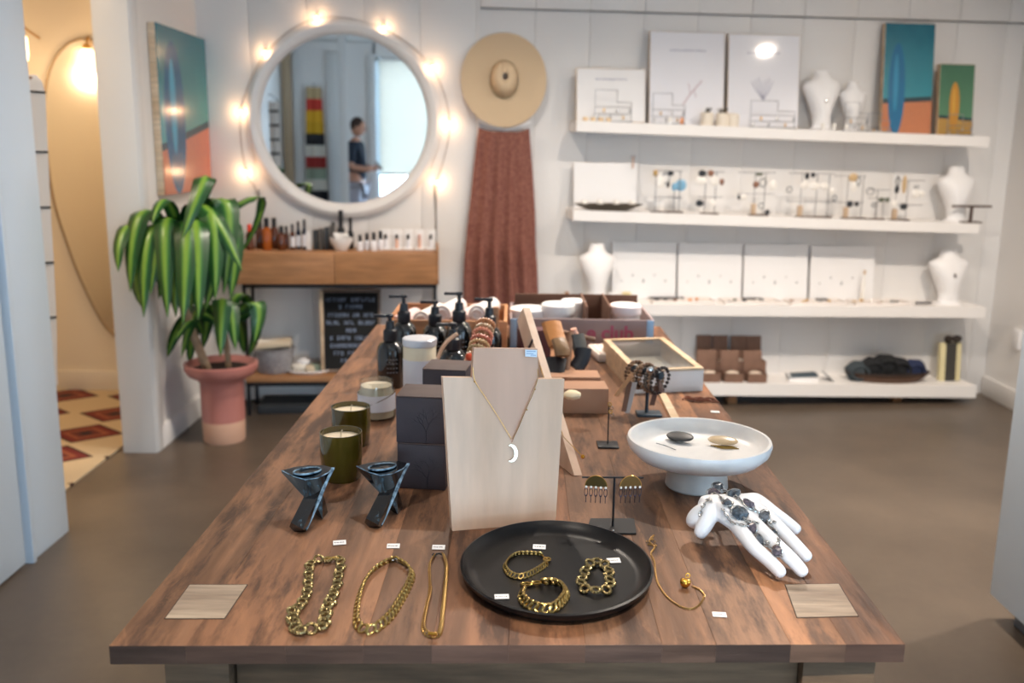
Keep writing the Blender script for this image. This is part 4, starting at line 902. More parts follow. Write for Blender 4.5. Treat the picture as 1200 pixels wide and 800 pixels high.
for i,px in enumerate((718,734)): sthing('small_cup',3,px,.15,lambda b:b.lathe([(0,0),(.022,0),(.026,.05),(.023,.05),(.02,.006),(0,.006)],18),WHITEP if i==0 else mat('pale_yellow','e6d9a6',.5),['small white cup right of the left bust','pale yellow-topped cup right of the left bust'][i],'cup')
c = S(3,664,.12); obj('wooden_figurine', MB(frame(c)).lathe([(0,0),(.012,0),(.016,.02),(.01,.045),(0,.05)],12), OAK, loc=c, label='small brown wooden piece at the left of the third shelf', cat='ornament')
c = S(3,1010,.10); t = thing('clear_vial','slim clear vial with gold tip before the rightmost backing panel','vial',c,YAW)
obj('glass', MB(frame(c)).lathe([(0,0),(.010,0),(.010,.11),(.006,.13),(.005,.16),(0,.16)],14), mat('clear_crystal','f4f0e8',.08), t); obj('tip', MB(frame(c)).cyl((0,0,.16),.006,.02,10), BRASS, t)
# lowest shelf: kraft boxes
def open_box(px, off, w, h, zadd, label, wh=.05, lid=.115):
    c = S(4,px,off)+Vector((0,0,zadd)); t = thing('kraft_box',label,'box',c,YAW,'kraft gift boxes'); M = frame(c,YAW)
    mb = MB(M)
    for y in (-.045,.045): mb.box((0,y,wh/2),(w,.003,wh))
    for x in (-w/2,w/2): mb.box((x,0,wh/2),(.003,.09,wh))
    mb.box((0,0,.002),(w,.09,.003)); obj('body', mb, KRAFTD, t)
    obj('lid', MB(M@Matrix.Translation((0,.047,wh))@Matrix.Rotation(R(-8),4,'X')).box((0,0,lid/2),(w,.012,lid),.001), KRAFTD, t)
    obj('filling', MB(M).sphere((0,-.005,wh-.008),(w*.36,.03,.014),10,jit=.15), mat('tissue','d8c6b4',.9), t)
for i,px in enumerate((826,845,866,884)): open_box(px,.075,.088,.1,.045,['kraft gift box with upright lid, back row leftmost','kraft gift box, back row second from the left','kraft gift box, back row third from the left','kraft gift box with upright lid, back row rightmost'][i],.055,.125)
sthing('box_riser',4,854,.075,lambda b:b.box((0,0,.0225),(.40,.085,.045),.002),KRAFTD,'low brown riser under the back row of kraft boxes','riser')
for i,px in enumerate((830,857,884)): open_box(px,.18,.105,.1,0,['kraft gift box, front row left','kraft gift box, front row middle','kraft gift box, front row right'][i],.052,.11)
c = S(4,944,.15); t = thing('booklet_stack','short stack of dark teal booklets with white pages on the lowest shelf','booklets',c,YAW)
obj('pages', MB(frame(c,YAW+R(-12))).box((-.02,0,.014),(.16,.10,.028),.001), BOARDW, t); obj('cover', MB(frame(c,YAW+R(-12))@Matrix.Rotation(R(-6),4,'Y')).box((-.02,0,.034),(.165,.105,.006),.001), mat('teal_card','3a4a55',.5), t)
c2_ = S(4,968,.13); obj('folded_booklet', MB(frame(c2_,YAW+R(-12))@Matrix.Rotation(R(40),4,'Y')).box((0,0,.02),(.08,.09,.004)), mat('teal_card','3a4a55',.5), loc=c2_, label='dark teal card propped open right of the booklet stack', cat='booklet')
c = S(4,1039,.13); t = thing('woven_basket','low oval brown basket holding dark cloths on the lowest shelf','basket',c,YAW)
obj('body', MB(frame(c,YAW)).lathe([(0,0),(.19,0),(.235,.035),(.245,.05),(.235,.052),(.19,.012),(0,.012)],40,None,1,.42), mat('wicker','5e4434',.8,bump=.5,bscale=80), t)
obj('rim', MB(frame(c,YAW)).torus(.24,.008,40,6,Matrix.Translation((0,0,.05)),1,.42), mat('wicker_dark','35261e',.8), t)
random.seed(12)
for i,(x,z,r_,cn,lb) in enumerate([(-.18,.075,.055,'3a4348','grey-green striped cloth bundle at the left of the oval basket'),(-.10,.09,.06,'15171a','black cloth bundle, second from left in the oval basket'),(-.02,.10,.065,'101214','tallest black cloth bundle in the oval basket'),(.06,.088,.06,'141518','black cloth bundle right of the tallest in the oval basket'),(.15,.08,.055,'1f2a4a','navy blue cloth bundle at the right of the oval basket')]):
    p = c+UX*x+Vector((0,0,z-.030)); r_ *= 1.25; mb = MB(frame(p)); mb.sphere((0,0,.01),(r_,.055,r_*.9),14,jit=.12); mb.tube(spline([(r_*.7*math.cos(a*.9),-.05,.01+r_*.55*math.sin(a*.9)) for a in range(7)],14,True),.009,6,True)
    obj('cloth_bundle', mb, mat('bundle'+cn,cn,.85,bump=.4,bscale=50), loc=p, label=lb, cat='cloth', group='dark cloths in the oval basket')
c = S(4,1111,.12); t = thing('striped_box','upright cream box with dark centre panel and bow, right end of lowest shelf','box',c,YAW)
obj('body', MB(frame(c,YAW,R(-6))).box((0,0,.11),(.125,.03,.22),.002), mat('cream_card','d9cda0',.6), t); obj('panel', MB(frame(c,YAW,R(-6))).box((0,-.017,.11),(.062,.003,.22)), mat('dark_print','3a3732',.6), t)
obj('bow', MB(frame(c+Vector((0,0,.245)),YAW)).sphere((-.025,-.0,0),(.03,.02,.022),10,jit=.1).sphere((.025,0,0),(.03,.02,.022),10,jit=.1), mat('dark_brown_bow','2b2019',.7), t)
p = Vector((2.792,5.05,.39)); obj('wall_socket', MB(frame(p)).box((0,0,0),(.016,.07,.11),.003), BOARDW, loc=p, label='white socket plate low on the right wall', cat='socket')
# ---------------------------------------------------------------- the display table
def table_corner(u_, v_):
    fl = T(127.5,756.5); fr = T(1061,754.5); bl = Vector((fl.x+.0185,3.06,TZ)); br = Vector((fr.x+.02,3.10,TZ))
    a = fl.lerp(fr,u_); b = bl.lerp(br,u_); return a.lerp(b,v_)
tb = thing('display_table','long reclaimed-wood plank table in the middle of the shop','table',(0.02,2.03,0))
PLANK = wood('reclaimed_plank','a0785a','523c2d',1.0,'Y',.48,9,tint=True,stain=.8,bump=.3,spec=.28)
PEND = wood('shaded_plank_end','5f4e44','352a24',1.0,'X',.75,12,tint=True,bump=.3,spec=.2)  # darker end wood, with shade of the front edge put into its colour
PLEG = wood('grey_leg','77604a','4d3e30',1.0,'X',.75,14,bump=.3,spec=.2)
ENDG = wood('end_grain_inlay','b3a08a','8b7866',2.0,'X',.6,9,bump=.2)
cuts = [127.5,215,330,420,500,590,680,771,835,924,990,1061]
tints = [(1.0,.92,.88),(.98,.86,.80),(1.05,.95,.90),(.86,.80,.78),(1.0,.88,.85),(1.08,.93,.86),(.95,.90,.90),(1.12,1.02,.95),(.84,.82,.84),(1.20,1.05,.92),(.98,.84,.78)]
random.seed(2)
for i in range(len(cuts)-1):
    ua, ub = [(c_-127.5)/933.5 for c_ in cuts[i:i+2]]
    g = .00005; qs = [table_corner(ua,0),table_corner(ub,0),table_corner(ub,1),table_corner(ua,1)]
    qs[0].x += g; qs[3].x += g; qs[1].x -= g; qs[2].x -= g
    # split some boards lengthwise in two lengths
    top = MB(); b = .00035
    up = [q+Vector((0,0,0)) for q in qs]; ins = [qs[0]+Vector((b,b,0)),qs[1]+Vector((-b,b,0)),qs[2]+Vector((-b,-b,0)),qs[3]+Vector((b,-b,0))]
    vs = [q-Vector((0,0,.024)) for q in up]+[q-Vector((0,0,b)) for q in up]+ins
    fs = [(3,2,1,0)]+[(k,(k+1)%4,(k+1)%4+4,k+4) for k in range(4)]+[(k+4,(k+1)%4+4,(k+1)%4+8,k+8) for k in range(4)]+[(8,9,10,11)]
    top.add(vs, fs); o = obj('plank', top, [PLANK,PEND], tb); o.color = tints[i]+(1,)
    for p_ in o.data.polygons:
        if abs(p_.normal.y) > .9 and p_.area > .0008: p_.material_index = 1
for k,(p_) in enumerate((([(193,725),(263,725),(290,685),(222,685)]),([(934,724),(1006,722),(983,684),(920,685)]))):
    q = [T(*x) for x in p_]; obj('leg_inlay', MB().prism([x+Vector((0,0,.0006)) for x in q],(0,0,-.004)), ENDG, tb)
    g_ = MB(); 
    for a,b__ in zip(q,q[1:]+q[:1]): g_.rod(a,b__,.0009,5)
    obj('inlay_joint', g_, mat('glue_line','3b2c23',.8), tb)
for x0,x1 in ((-.425,-.345),(.365,.455)):
    for y0,y1 in ((1.045,1.14),(2.9,3.0)): obj('leg', MB().box(((x0+x1)/2,(y0+y1)/2,.388),(x1-x0,y1-y0,.776),.002), PLEG, tb)
for y in (1.06,2.96): obj('apron', MB().box((.012,y+.012,.726),(.705,.024,.10),.002), PLEG, tb)
for x in (-.40,.43): obj('apron', MB().box((x,2.02,.726),(.024,1.76,.10),.002), PLEG, tb)
# ---------------------------------------------------------------- chains
def link_mats(P, roll, inplane, closed=False, pitch=0):
    out = []; m = len(P)
    if pitch:
        for i, p in enumerate(P):
            a = P[(i-1)%m] if (closed or i>0) else p; b = P[(i+1)%m] if (closed or i<m-1) else p
            d = (b-a).normalized(); z = Vector((0,-.32,.95)); z = (z-d*z.dot(d)*.8).normalized(); x = (d-z*d.dot(z)).normalized(); y = z.cross(x)
            M = Matrix((x,y,z)).transposed().to_4x4(); M.translation = p+Vector((0,0,.0012*(i%2)))
            out.append(M @ Matrix.Rotation(R(roll[i%len(roll)]),4,'X'))
        return out
    for i, p in enumerate(P):
        a = P[(i-1)%m] if (closed or i>0) else p; b = P[(i+1)%m] if (closed or i<m-1) else p
        d = (b-a).normalized(); y = Vector((0,0,1)).cross(d).normalized(); z = d.cross(y)
        M = Matrix((d,y,z)).transposed().to_4x4(); M.translation = p
        out.append(M @ Matrix.Rotation(R(roll[i%len(roll)]),4,'X') @ Matrix.Rotation(R(pitch),4,'Y') @ Matrix.Rotation(R(inplane),4,'Z'))
    return out
def chain(px, n, ring, roll, inplane, name, label, cat, group, zoff, m_, closed=False, scl=None, pitch=0, z0=TZ, stuff=False, piece='link'):
    P = spline([A(x,y,z0+zoff) for x,y in px], n, closed); c = sum(P,Vector())/len(P); c.z = z0
    t = thing(name,label,cat,c,0,group); me = ring.mesh(piece, m_)
    for i, M in enumerate(link_mats(P, roll, inplane, closed, pitch)):
        s = scl(i/n) if scl else 1; inst(piece, me, t, M @ Matrix.Scale(s,4))
    return t, P
def clasp(t, p, q, r=.0035, m_=BRASSD):
    mb = MB(); mb.torus(r,r*.32,16,6,frame(p)); mb.tube([p,(p+q)/2+Vector((0,0,.002)),q],r*.42,6); obj('clasp', mb, m_, t)
ROPE = mat('rope_gold','9c8a60',.32,1.0); CURB = mat('curb_gold','b0945a',.28,1.0); FINE = mat('warm_gold','b08d58',.30,1.0)
n1 = [(384,655),(375,655),(364,660),(362,671),(361,683),(360,694),(354,706),(343.6,717),(344,728),(349,738),(358,738),(367,736),(378,734),(381,724),(383,713),(388,703),(392,693),(396,683),(397,671),(400,661),(397,654)]
t,P = chain(n1,35,MB().torus(.0056,.0019,48,8,None,1.0,1,rope=12),[14,-14],0,'rope_link_necklace','chunky gold necklace of rope-textured rings, leftmost of three on the table','necklace','gold chain necklaces',.0048,ROPE,pitch=24,scl=lambda s:1.0 if (s<.32 or s>.72) else 1.22)
clasp(t,P[0],P[-1],.004)
n2 = [(460,655),(450,659),(439,666),(430,675.5),(424,688),(420,701),(418,714.5),(417.5,727),(422.7,735),(435,737),(448,730),(460,717.7),(470,701.5),(478,687),(483,672),(478,662.5),(468,656)]
t,P = chain(n2,42,MB().torus(.0056,.0021,20,8,None,1.15,.74),[58],42,'curb_chain_necklace','thick gold curb chain necklace laid in a pointed oval, middle of three','necklace','gold chain necklaces',.0048,CURB)
clasp(t,P[0],P[-1],.0035,SILVER)
n3 = [(509,649.5),(503.5,660),(503.5,676),(504,692),(501,705),(498,719),(496,734),(500.7,742),(510,744),(515,741),(517.5,731),(519,716),(521,698),(522.6,679),(523.4,662),(520,650)]
t,P = chain(n3,84,MB().torus(.0033,.0013,12,6,None,1.1,.8),[52],40,'slim_curb_necklace','slim long gold chain necklace with flat bar, rightmost of three','necklace','gold chain necklaces',.003,FINE,scl=lambda s:(.72 if s<.22 else 1.0))
clasp(t,P[0],P[-1],.0028,DARK); bp0 = A(502,742,TZ+.007); bp1 = A(512,743,TZ+.007); obj('bar', MB().rod(bp0,bp1,.0022,8), GOLD, t)
# price tags
def tag(px, py, z, rz, label, w=.0190, d=.0110, on=TZ, tilt=12):
    p = A(px,py,z); t = thing('price_tag',label,'price tag',p,rz,'small white price tags'); M = frame(p,rz,R(tilt))
    pp__ = obj('paper', MB(M).box((0,0,.0012+math.sin(R(tilt))*d*.5),(w,d,.0006)), PAPER, t)
    mb = MB(M); x = -w*.38; random.seed(int(px))
    zt__ = .0016+math.sin(R(tilt))*d*.5
    while x < w*.36: l = random.uniform(.0006,.0016); mb.box((x,random.uniform(-.0003,.0003),zt__),(l,random.uniform(.0012,.0022),.0002)); x += l+.0007
    obj('print', mb, INKD, pp__)
tag(398,637,TZ,R(12),'white price tag above the rope-link necklace'); tag(461,641,TZ,R(3),'white price tag above the thick curb necklace'); tag(514,642.5,TZ,R(0),'white price tag above the slim necklace')
tag(843,721,TZ,R(-5),'white price tag on the bare wood right of the black plate',.0175,.011,tilt=3); tag(838,483,TZ,R(-8),'white price tag behind the marble bowl',.019,.012,tilt=3)
# black plate
pc_ = Vector((.066,1.205,TZ)); pr = thing('black_plate','large matte black round plate holding three gold bracelets','plate',pc_)
PB = mat('black_glaze','0a0a0c',.34,**{'Specular IOR Level':.32}); 
plm = MB(frame(pc_)); plm.lathe([(0,0),(.110,0),(.124,.004),(.1325,.014),(.1335,.0185),(.1305,.0195),(.1275,.016),(.119,.0065),(.108,.0045),(0,.0045)],96,None,1,1.13); obj('body', plm, PB, pr, sharp=50)
ZP = TZ+.0045
b1 = [(633,648.5),(620,647.5),(607,648),(597,653),(591.5,662.5),(596.7,671),(607,675),(619.6,672.5),(632,666),(640,660)]
t,P = chain(b1,30,MB().torus(.0036,.0014,14,6,None,1.15,.8),[55],40,'curb_chain_bracelet','slim gold curb bracelet with ring clasp, at the back left of the black plate','bracelet','gold bracelets on the plate',.0036,CURB,z0=ZP)
q = A(641,655,ZP+.003); clasp(t,q,P[-1],.0048); obj('hinge', MB().rod(P[0],q,.0010,6), BRASSD, t)
b2 = [(613,690),(611,697),(616,705),(626,710.5),(639,713),(650,711),(659,703),(664,694),(660,685.5),(651,681.5),(640,681)]
t,P = chain(b2,21,MB().torus(.0056,.0024,18,8,None,1.2,.76),[58],42,'thick_curb_bracelet','thickest gold curb bracelet, at the front of the black plate','bracelet','gold bracelets on the plate',.0052,CURB,z0=ZP)
for k,(x,y) in enumerate(((617,684),(629,682.5))): obj('link', MB().torus(.0050,.0016,18,8,frame(A(x,y,ZP+.003),R(8*k)),1.35,.75), BRASSD, t)
b3 = [(700,657),(690,662),(685,672),(681,683),(687,690),(699,692),(708,692),(715,686),(714,675),(712,665)]
t,P = chain(b3,14,MB().torus(.0060,.0021,48,8,None,1.0,1,rope=12),[14,-14],0,'rope_link_bracelet','gold bracelet of rope-textured rings at the right of the black plate','bracelet','gold bracelets on the plate',.0052,ROPE,True,pitch=24,z0=ZP)
tag(632,642,ZP,R(-4),'white price tag at the back of the black plate, above the slim curb bracelet'); tag(719,658,ZP,R(8),'white price tag beside the rope-link bracelet on the plate'); tag(588,700,ZP,R(4),'white price tag at the left front of the black plate',tilt=4)
# fine gold chain with nugget
fc = [(766,627),(761,634),(767,641),(763,648),(767,658),(768,670),(771,682),(777,693),(785,702),(797,710),(808,713),(816,711),(822,705),(825,697),(820,691),(812,687)]
P = spline([A(x,y,TZ+.0012) for x,y in fc],150); nk = thing('fine_gold_necklace','fine gold chain necklace with a gold nugget pendant right of the black plate','necklace',(P[75].x,P[75].y,TZ))
ml = MB()
for i,M in enumerate(link_mats(P,[20,-60],0)): ml.torus(.0014,.0005,8,5,M,1.3,.9)
for k in range(12): ml.torus(.0015,.0005,8,5,frame(A(763+random.uniform(-5,6),632+random.uniform(-6,8),TZ+.0016),random.uniform(0,3),random.uniform(-.5,.5)),1.3,.9)
obj('chain', ml, FINE, nk, kind='stuff')
pn = A(803,683,TZ+.007); g_ = MB(frame(pn)); g_.sphere((0,0,0),(.0070,.006,.0065),14,jit=.05); g_.sphere((.003,-.002,.002),(.0045,.004,.0045),10,jit=.05); g_.sphere((-.003,.001,.003),(.004,.004,.0035),10,jit=.05); obj('nugget', g_, GOLD, nk); obj('bail', MB().torus(.003,.0008,12,6,frame(A(806,674,TZ+.009),0,R(80))), GOLD, nk)
# ---------------------------------------------------------------- carved black stone holders
def stone_mat():
    m = bpy.data.materials.new('black_lustre'); m.use_nodes = True; N, L = nodes(m); b = N['Principled BSDF']; b.inputs['Roughness'].default_value = .13
    tc = N.new('ShaderNodeTexCoord'); n = N.new('ShaderNodeTexNoise'); n.inputs['Scale'].default_value = 34; n.inputs['Detail'].default_value = 7; n.inputs['Distortion'].default_value = 1.5; L.new(tc.outputs['Object'], n.inputs[0])
    cr = N.new('ShaderNodeValToRGB'); e = cr.color_ramp.elements; e[0].position = .58; e[0].color = lin('0d0e11'); e[1].position = .80; e[1].color = lin('54707f'); L.new(n.outputs[0], cr.inputs[0]); L.new(cr.outputs[0], b.inputs['Base Color'])
    b.inputs['Coat Weight'].default_value = .6; return m
LUST = stone_mat(); LUSB = mat('blue_lustre','9fbfd4',.22,col2='33485a',scale=90)
def holder(dx, dy, label, sway):
    a = lambda x,y,z: A(x+dx,y+dy,TZ+z); zr = .064
    rim = [a(330,551,zr),a(345,547,zr+.001),a(362,545,zr+.002),a(379,545,zr+.002),a(391.5,548,zr+.001),a(384,554,zr),a(372,560,zr-.002),a(358,562,zr-.003),a(344,558,zr-.001)]
    c = sum(rim,Vector())/len(rim); base = a(355,612,0); t = thing('stone_holder',label,'holder',(base.x,base.y,TZ),0,'black carved holders')
    neck = [a(357,583,.034),a(372,583,.034),a(378,577,.040),a(356,577,.038)]
    mb = MB(); mb.hull(rim+neck+[a(352,572,.042)]+[p+Vector((0,0,-.004)) for p in rim])
    mb.hull([a(357,580,.036),a(368,584,.034),a(391,551,zr-.004),a(386,552,zr-.002),a(380,573,.04)]+[a(339,617,.0),a(345,623,.0),a(358,623,.0),a(341,612,.012),a(362,614,.010),a(355,620,.010)])
    mb.hull([a(366,580,.034),a(378,578,.034),a(366,600,.0),a(378,608,.0),a(384,600,.0),a(383,592,.008)]); obj('body', mb, LUST, t, sharp=28)
    N_ = 20; cx = a(360,551.5,zr+.0025); ax = (a(379,550,zr+.0025)-a(342,553,zr+.0025))*.5; ay = Vector((0,1,0))*.017
    ring = [cx+ax*math.cos(6.2832*k/N_)*.86+ay*math.sin(6.2832*k/N_)*.95 for k in range(N_)]
    hb_ = MB(); hb_.tube(ring,.0016,6,True); obj('bowl_rim', hb_, LUSB, t)
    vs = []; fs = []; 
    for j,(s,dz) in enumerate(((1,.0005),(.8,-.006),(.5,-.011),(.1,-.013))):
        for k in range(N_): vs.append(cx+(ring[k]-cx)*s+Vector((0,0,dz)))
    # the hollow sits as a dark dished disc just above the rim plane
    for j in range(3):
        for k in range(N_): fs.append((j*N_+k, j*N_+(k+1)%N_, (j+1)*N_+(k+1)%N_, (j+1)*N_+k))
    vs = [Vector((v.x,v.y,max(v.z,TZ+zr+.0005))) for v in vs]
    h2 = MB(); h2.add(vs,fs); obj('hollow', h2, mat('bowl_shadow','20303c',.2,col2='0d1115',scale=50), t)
    e1 = MB(); e1.tube([a(390,549,zr+.001),a(384,560,.056),a(374,585,.034),a(362,612,.010),a(358,620,.003)],.0032,6); obj('lustre_edge', e1, LUSB, t)
    e2 = MB(); e2.tube([rim[0],rim[8],rim[7],rim[6],rim[5],rim[4]],.0010,5); obj('rim_edge', e2, LUSB, t)
holder(0,0,'black and blue lustre carved holder, left of the pair on the table',0); holder(88,-5,'black and blue lustre carved holder, right of the pair beside the dark boxes',0)
# ---------------------------------------------------------------- candles and jars
OLIVE = glass('olive_glass','8a8a2a',.04); WAX = mat('cream_candle','ecdcc0',.5, **{'Subsurface Weight':.0}); CLEARG = glass('clear_glass','ffffff',.02)
OLV = mat('olive_body','4a4010',.07,**{'Coat Weight':.5})
def candle(px, py, r, h, label):
    p = T(px,py); p = p+Vector((0,r,0)); t = thing('glass_candle',label,'candle',p,0,'olive glass candles')
    obj('glass', MB(frame(p)).lathe([(0,0),(r*.86,0),(r*.92,.004),(r,h*.55),(r*1.0,h),(r*.95,h),(r*.94,h*.86),(0,h*.86)],48), OLV, t)
    obj('wax', MB(frame(p)).lathe([(0,h*.862),(r*.935,h*.862),(r*.935,h*.875),(r*.5,h*.88),(0,h*.88)],36), WAX, t)
    obj('wick', MB(frame(p)).tube([(0,0,h*.87),(.001,0,h*1.0),(.003,0,h*1.03)],.0012,5), mat('wick','d8cbb4',.9), t)
candle(396,568,.0375,.086,'olive green glass candle, front one of the pair'); candle(408,527,.0385,.078,'olive green glass candle standing behind the front one')
p = T(439,493)+Vector((0,.033,0)); t = thing('jar_candle','clear glass jar candle with white label and twine in front of the black bottles','candle',p)
obj('glass', MB(frame(p)).lathe([(0,0),(.038,0),(.041,.004),(.041,.060),(.037,.067),(.038,.083),(.0355,.083),(.034,.066),(.038,.058),(.038,.005),(0,.004)],40), pane('jar_glass',(.93,.93,.9),.12), t)
obj('wax', MB(frame(p)).lathe([(0,.004),(.0375,.004),(.0375,.055),(.0335,.064),(.0335,.072),(0,.073)],36), mat('ivory_wax','e8dcc3',.45), t)
obj('label', MB(frame(p)).lathe([(.0412,.020),(.0416,.020),(.0416,.056),(.0412,.056)],40), WL, t)
obj('twine', MB(frame(p)).tube(spline([(.041*math.sin(a),-.041*math.cos(a),.040+.018*math.sin(a)) for a in [i*.5-.2 for i in range(5)]],14),.0012,5), mat('twine','6a5138',.9), t)
p = atY(492,440,2.03); p.z = TZ; t = thing('lidded_jar','tall cream jar with a white metal lid behind the dark boxes','jar',p)
hj = atY(492,396,2.03).z-TZ
obj('body', MB(frame(p)).lathe([(0,0),(.035,0),(.037,.004),(.037,hj-.018),(.033,hj-.012),(0,hj-.012)],40), mat('cream_jar','e4d6ba',.25), t)
obj('label', MB(frame(p)).lathe([(.0373,.02),(.0376,.02),(.0376,hj-.045),(.0373,hj-.045)],40), mat('pale_label','dddbe0',.5), t)
obj('lid', MB(frame(p)).lathe([(0,hj-.016),(.037,hj-.016),(.0385,hj-.014),(.0385,hj-.001),(.036,hj+.001),(0,hj+.001)],40), mat('lid_metal','dcdfe6',.3,.4), t)
# ---------------------------------------------------------------- dark boxes
BOXM = mat('charcoal_box','423b40',.6,var=.15,scale=18); BOXT = mat('box_lid_card','5b4a46',.65,var=.1,scale=30)
def dbox(loc, rz, s, h, label, tree):
    t = thing('gift_box',label,'box',loc,rz,'dark square gift boxes'); M = frame(loc,rz)
    obj('body', MB(M).box((0,0,h/2-.001),(s,s,h-.003),.0015), BOXM, t); obj('lid', MB(M).box((0,0,h-.0012),(s+.0005,s+.0005,.0022),.001), BOXT, t)
    if tree:
        mb = MB(M); random.seed(tree); y = -s/2-.0004
        def br(x,z,a,l,w,d):
            x2, z2 = x+math.cos(a)*l, z+math.sin(a)*l
            x2 = max(-s*.47,min(s*.47,x2)); z2 = max(.004,min(h*.92,z2))
            mb.tube([(x,y,z),(x2,y,z2)],w,4,flat=.4)
            if d: 
                for q in (-1,1): br(x2,z2,a+q*random.uniform(.25,.7),l*random.uniform(.65,.85),w*.65,d-1)
        br(s*.12,.004,1.6,h*.2,.0011,5); obj('tree_print', mb, mat('tree_ink','17171b',.35), t)
q0 = T(466,572); q1 = T(522,575); dv = q1-q0; s_ = dv.length; bz = math.atan2(dv.y,dv.x); ctr = (q0+q1)/2 + Vector((-math.sin(bz),math.cos(bz),0))*(s_/2)
hb = s_*.99
dbox(ctr, bz, s_, hb, 'dark square gift box with tree print, bottom of the front stack', 3); dbox(ctr+Vector((-.002,0,hb)), bz+.02, s_, hb, 'dark square gift box with tree print, top of the front stack', 8)
c2 = ctr+Vector((.025,.20,0)); dbox(c2, bz-.03, s_, hb, 'dark gift box, bottom of the rear stack', 0); dbox(c2+Vector((0,0,hb)), bz-.02, s_, hb, 'dark gift box on top of the rear stack', 0)
# ---------------------------------------------------------------- wooden necklace stand
s0, s1 = T(530,622), T(650,612); d = (s1-s0); ang = math.atan2(d.y,d.x); wb_ = d.length; lean = R(7)
sn = Vector((math.sin(ang)*math.cos(lean), -math.cos(ang)*math.cos(lean), math.sin(lean)))   # face normal towards camera and up
bk_ = -sn; t = thing('necklace_stand','pale wooden necklace stand with tapered board in the centre of the table','display stand',(s0+s1)/2,ang)
pl = lambda x,y,o=0: onplane(x,y,s0+sn*o,sn)
board = [pl(530,622),pl(519,442),pl(553,442.5),pl(600,519),pl(630,444),pl(661.5,444),pl(651,612)]
obj('shoulder_board', MB().prism(board, bk_*.018), OAKP, t)
obj('neck_board', MB().prism([pl(555.5,407.5,-.003),pl(630,408.5,-.003),pl(631,450,-.003),pl(612,530,-.003),pl(590,530,-.003),pl(553,448,-.003)], bk_*.014), NECKW, t)
e_ = pl(600,470,-.018); foot = Vector((e_.x,e_.y,TZ)); obj('strut', MB().prism([pl(570,600,-.018),pl(612,598,-.018),pl(606,470,-.018),pl(580,470,-.018)], bk_*.012), OAKP, t)
obj('rear_prop', MB().prism([pl(570,480,-.022),pl(606,480,-.022),Vector((pl(606,480).x,pl(606,480).y+.13,TZ)),Vector((pl(570,480).x,pl(570,480).y+.13,TZ))], (0,.008,0)), OAKP, t)
nl = thing('moon_necklace','thin gold chain with a bright crescent moon pendant draped on the wooden stand','necklace',pl(600,515,.003),ang)
cw = [pl(x,y,.002) for x,y in ((554,430),(557,447),(572,470),(586,492),(599,514))]; cw2 = [pl(x,y,.002) for x,y in ((601,514),(608,500),(617,478),(625,460),(630,443),(630,432))]
obj('chain', MB().tube(spline(cw,30)+spline(cw2,30),.0005,6), mat('chain_gold','d9ad62',.25,1.0), nl)
moon = []
for k in range(13): a = R(-112+224*k/12); moon.append((599.5+8.2*math.cos(a)*.9, 531+10.5*math.sin(a)))
for k in range(11): a = R(95-190*k/10); moon.append((597.0+6.2*math.cos(a)*.95, 531+8.4*math.sin(a)))
obj('moon_pendant', MB().prism([pl(x,y,.0035) for x,y in moon], bk_*.0018), mat('bright_metal','f6e9cf',.3,.7), nl)
for k,(x,y) in enumerate(((627,456),(617.5,480),(556,447))): obj('bead', MB().sphere(pl(x,y,.003),.0013,8), GOLD, nl)
tg = thing('blue_tag','small pale blue and white price tag at the top right of the wooden stand','price tag',pl(622,413.5,.001),ang)
obj('paper', MB().prism([pl(615.5,409.5,.0012),pl(629.5,410,.0012),pl(629,418.5,.0012),pl(615.5,417.5,.0012)], bk_*.0008), mat('pale_blue_paper','dceaf5',.5), tg)
mb = MB()
for k,(y,x0,x1) in enumerate(((411.5,617,628),(414,617,625),(416,622,628))): mb.tube([pl(x0,y,.0014),pl(x1,y+.2,.0014)],.0004,4)
obj('print', mb, mat('blue_ink','5c8fc0',.5), tg)
# ---------------------------------------------------------------- leaning board behind it
lb_b = A(673,557,TZ+.002); lb_t = Vector((.022,1.93,1.055)); up_ = (lb_t-lb_b); L_ = up_.length; up_.normalize(); wd = Vector((-.35,.94,0)); wd = (wd-up_*wd.dot(up_)).normalized(); nn = up_.cross(wd).normalized()
if nn.x > 0: nn = -nn
t = thing('leaning_bust_board','pale wooden neck-shaped board leaning behind the necklace stand','display stand',lb_b)
f_ = lambda a,b: lb_b+wd*a+up_*(b*L_)
obj('board', MB().prism([f_(0,0),f_(.085,.0),f_(.100,.74),f_(.045,.74),f_(.042,1.0),f_(0,1.0),f_(0,.72)], nn*-.016), OAKP, t)
obj('elastic', MB().prism([f_(-.001,.775),f_(.046,.775),f_(.046,.79),f_(-.001,.79)], nn*.0015), BLK, t)
obj('prop', MB().prism([f_(.05,.70)+nn*-.005,f_(.07,.70)+nn*-.005,Vector((f_(.07,.7).x+.03,f_(.07,.7).y+.04,TZ)),Vector((f_(.05,.7).x+.03,f_(.05,.7).y+.02,TZ))],(.008,0,0)), OAKP, t)
p = A(683,535,.825); nk2 = thing('gold_bead_necklace','thin gold chain with a round gold bead on the leaning board','necklace',p); obj('bead', MB().sphere(p,.0042,12), GOLD, nk2)
obj('chain', MB().tube([f_(0.0,.62)-nn*-.002,f_(-.002,.4),f_(-.003,.2),p],.0006,5), GOLD, nk2)
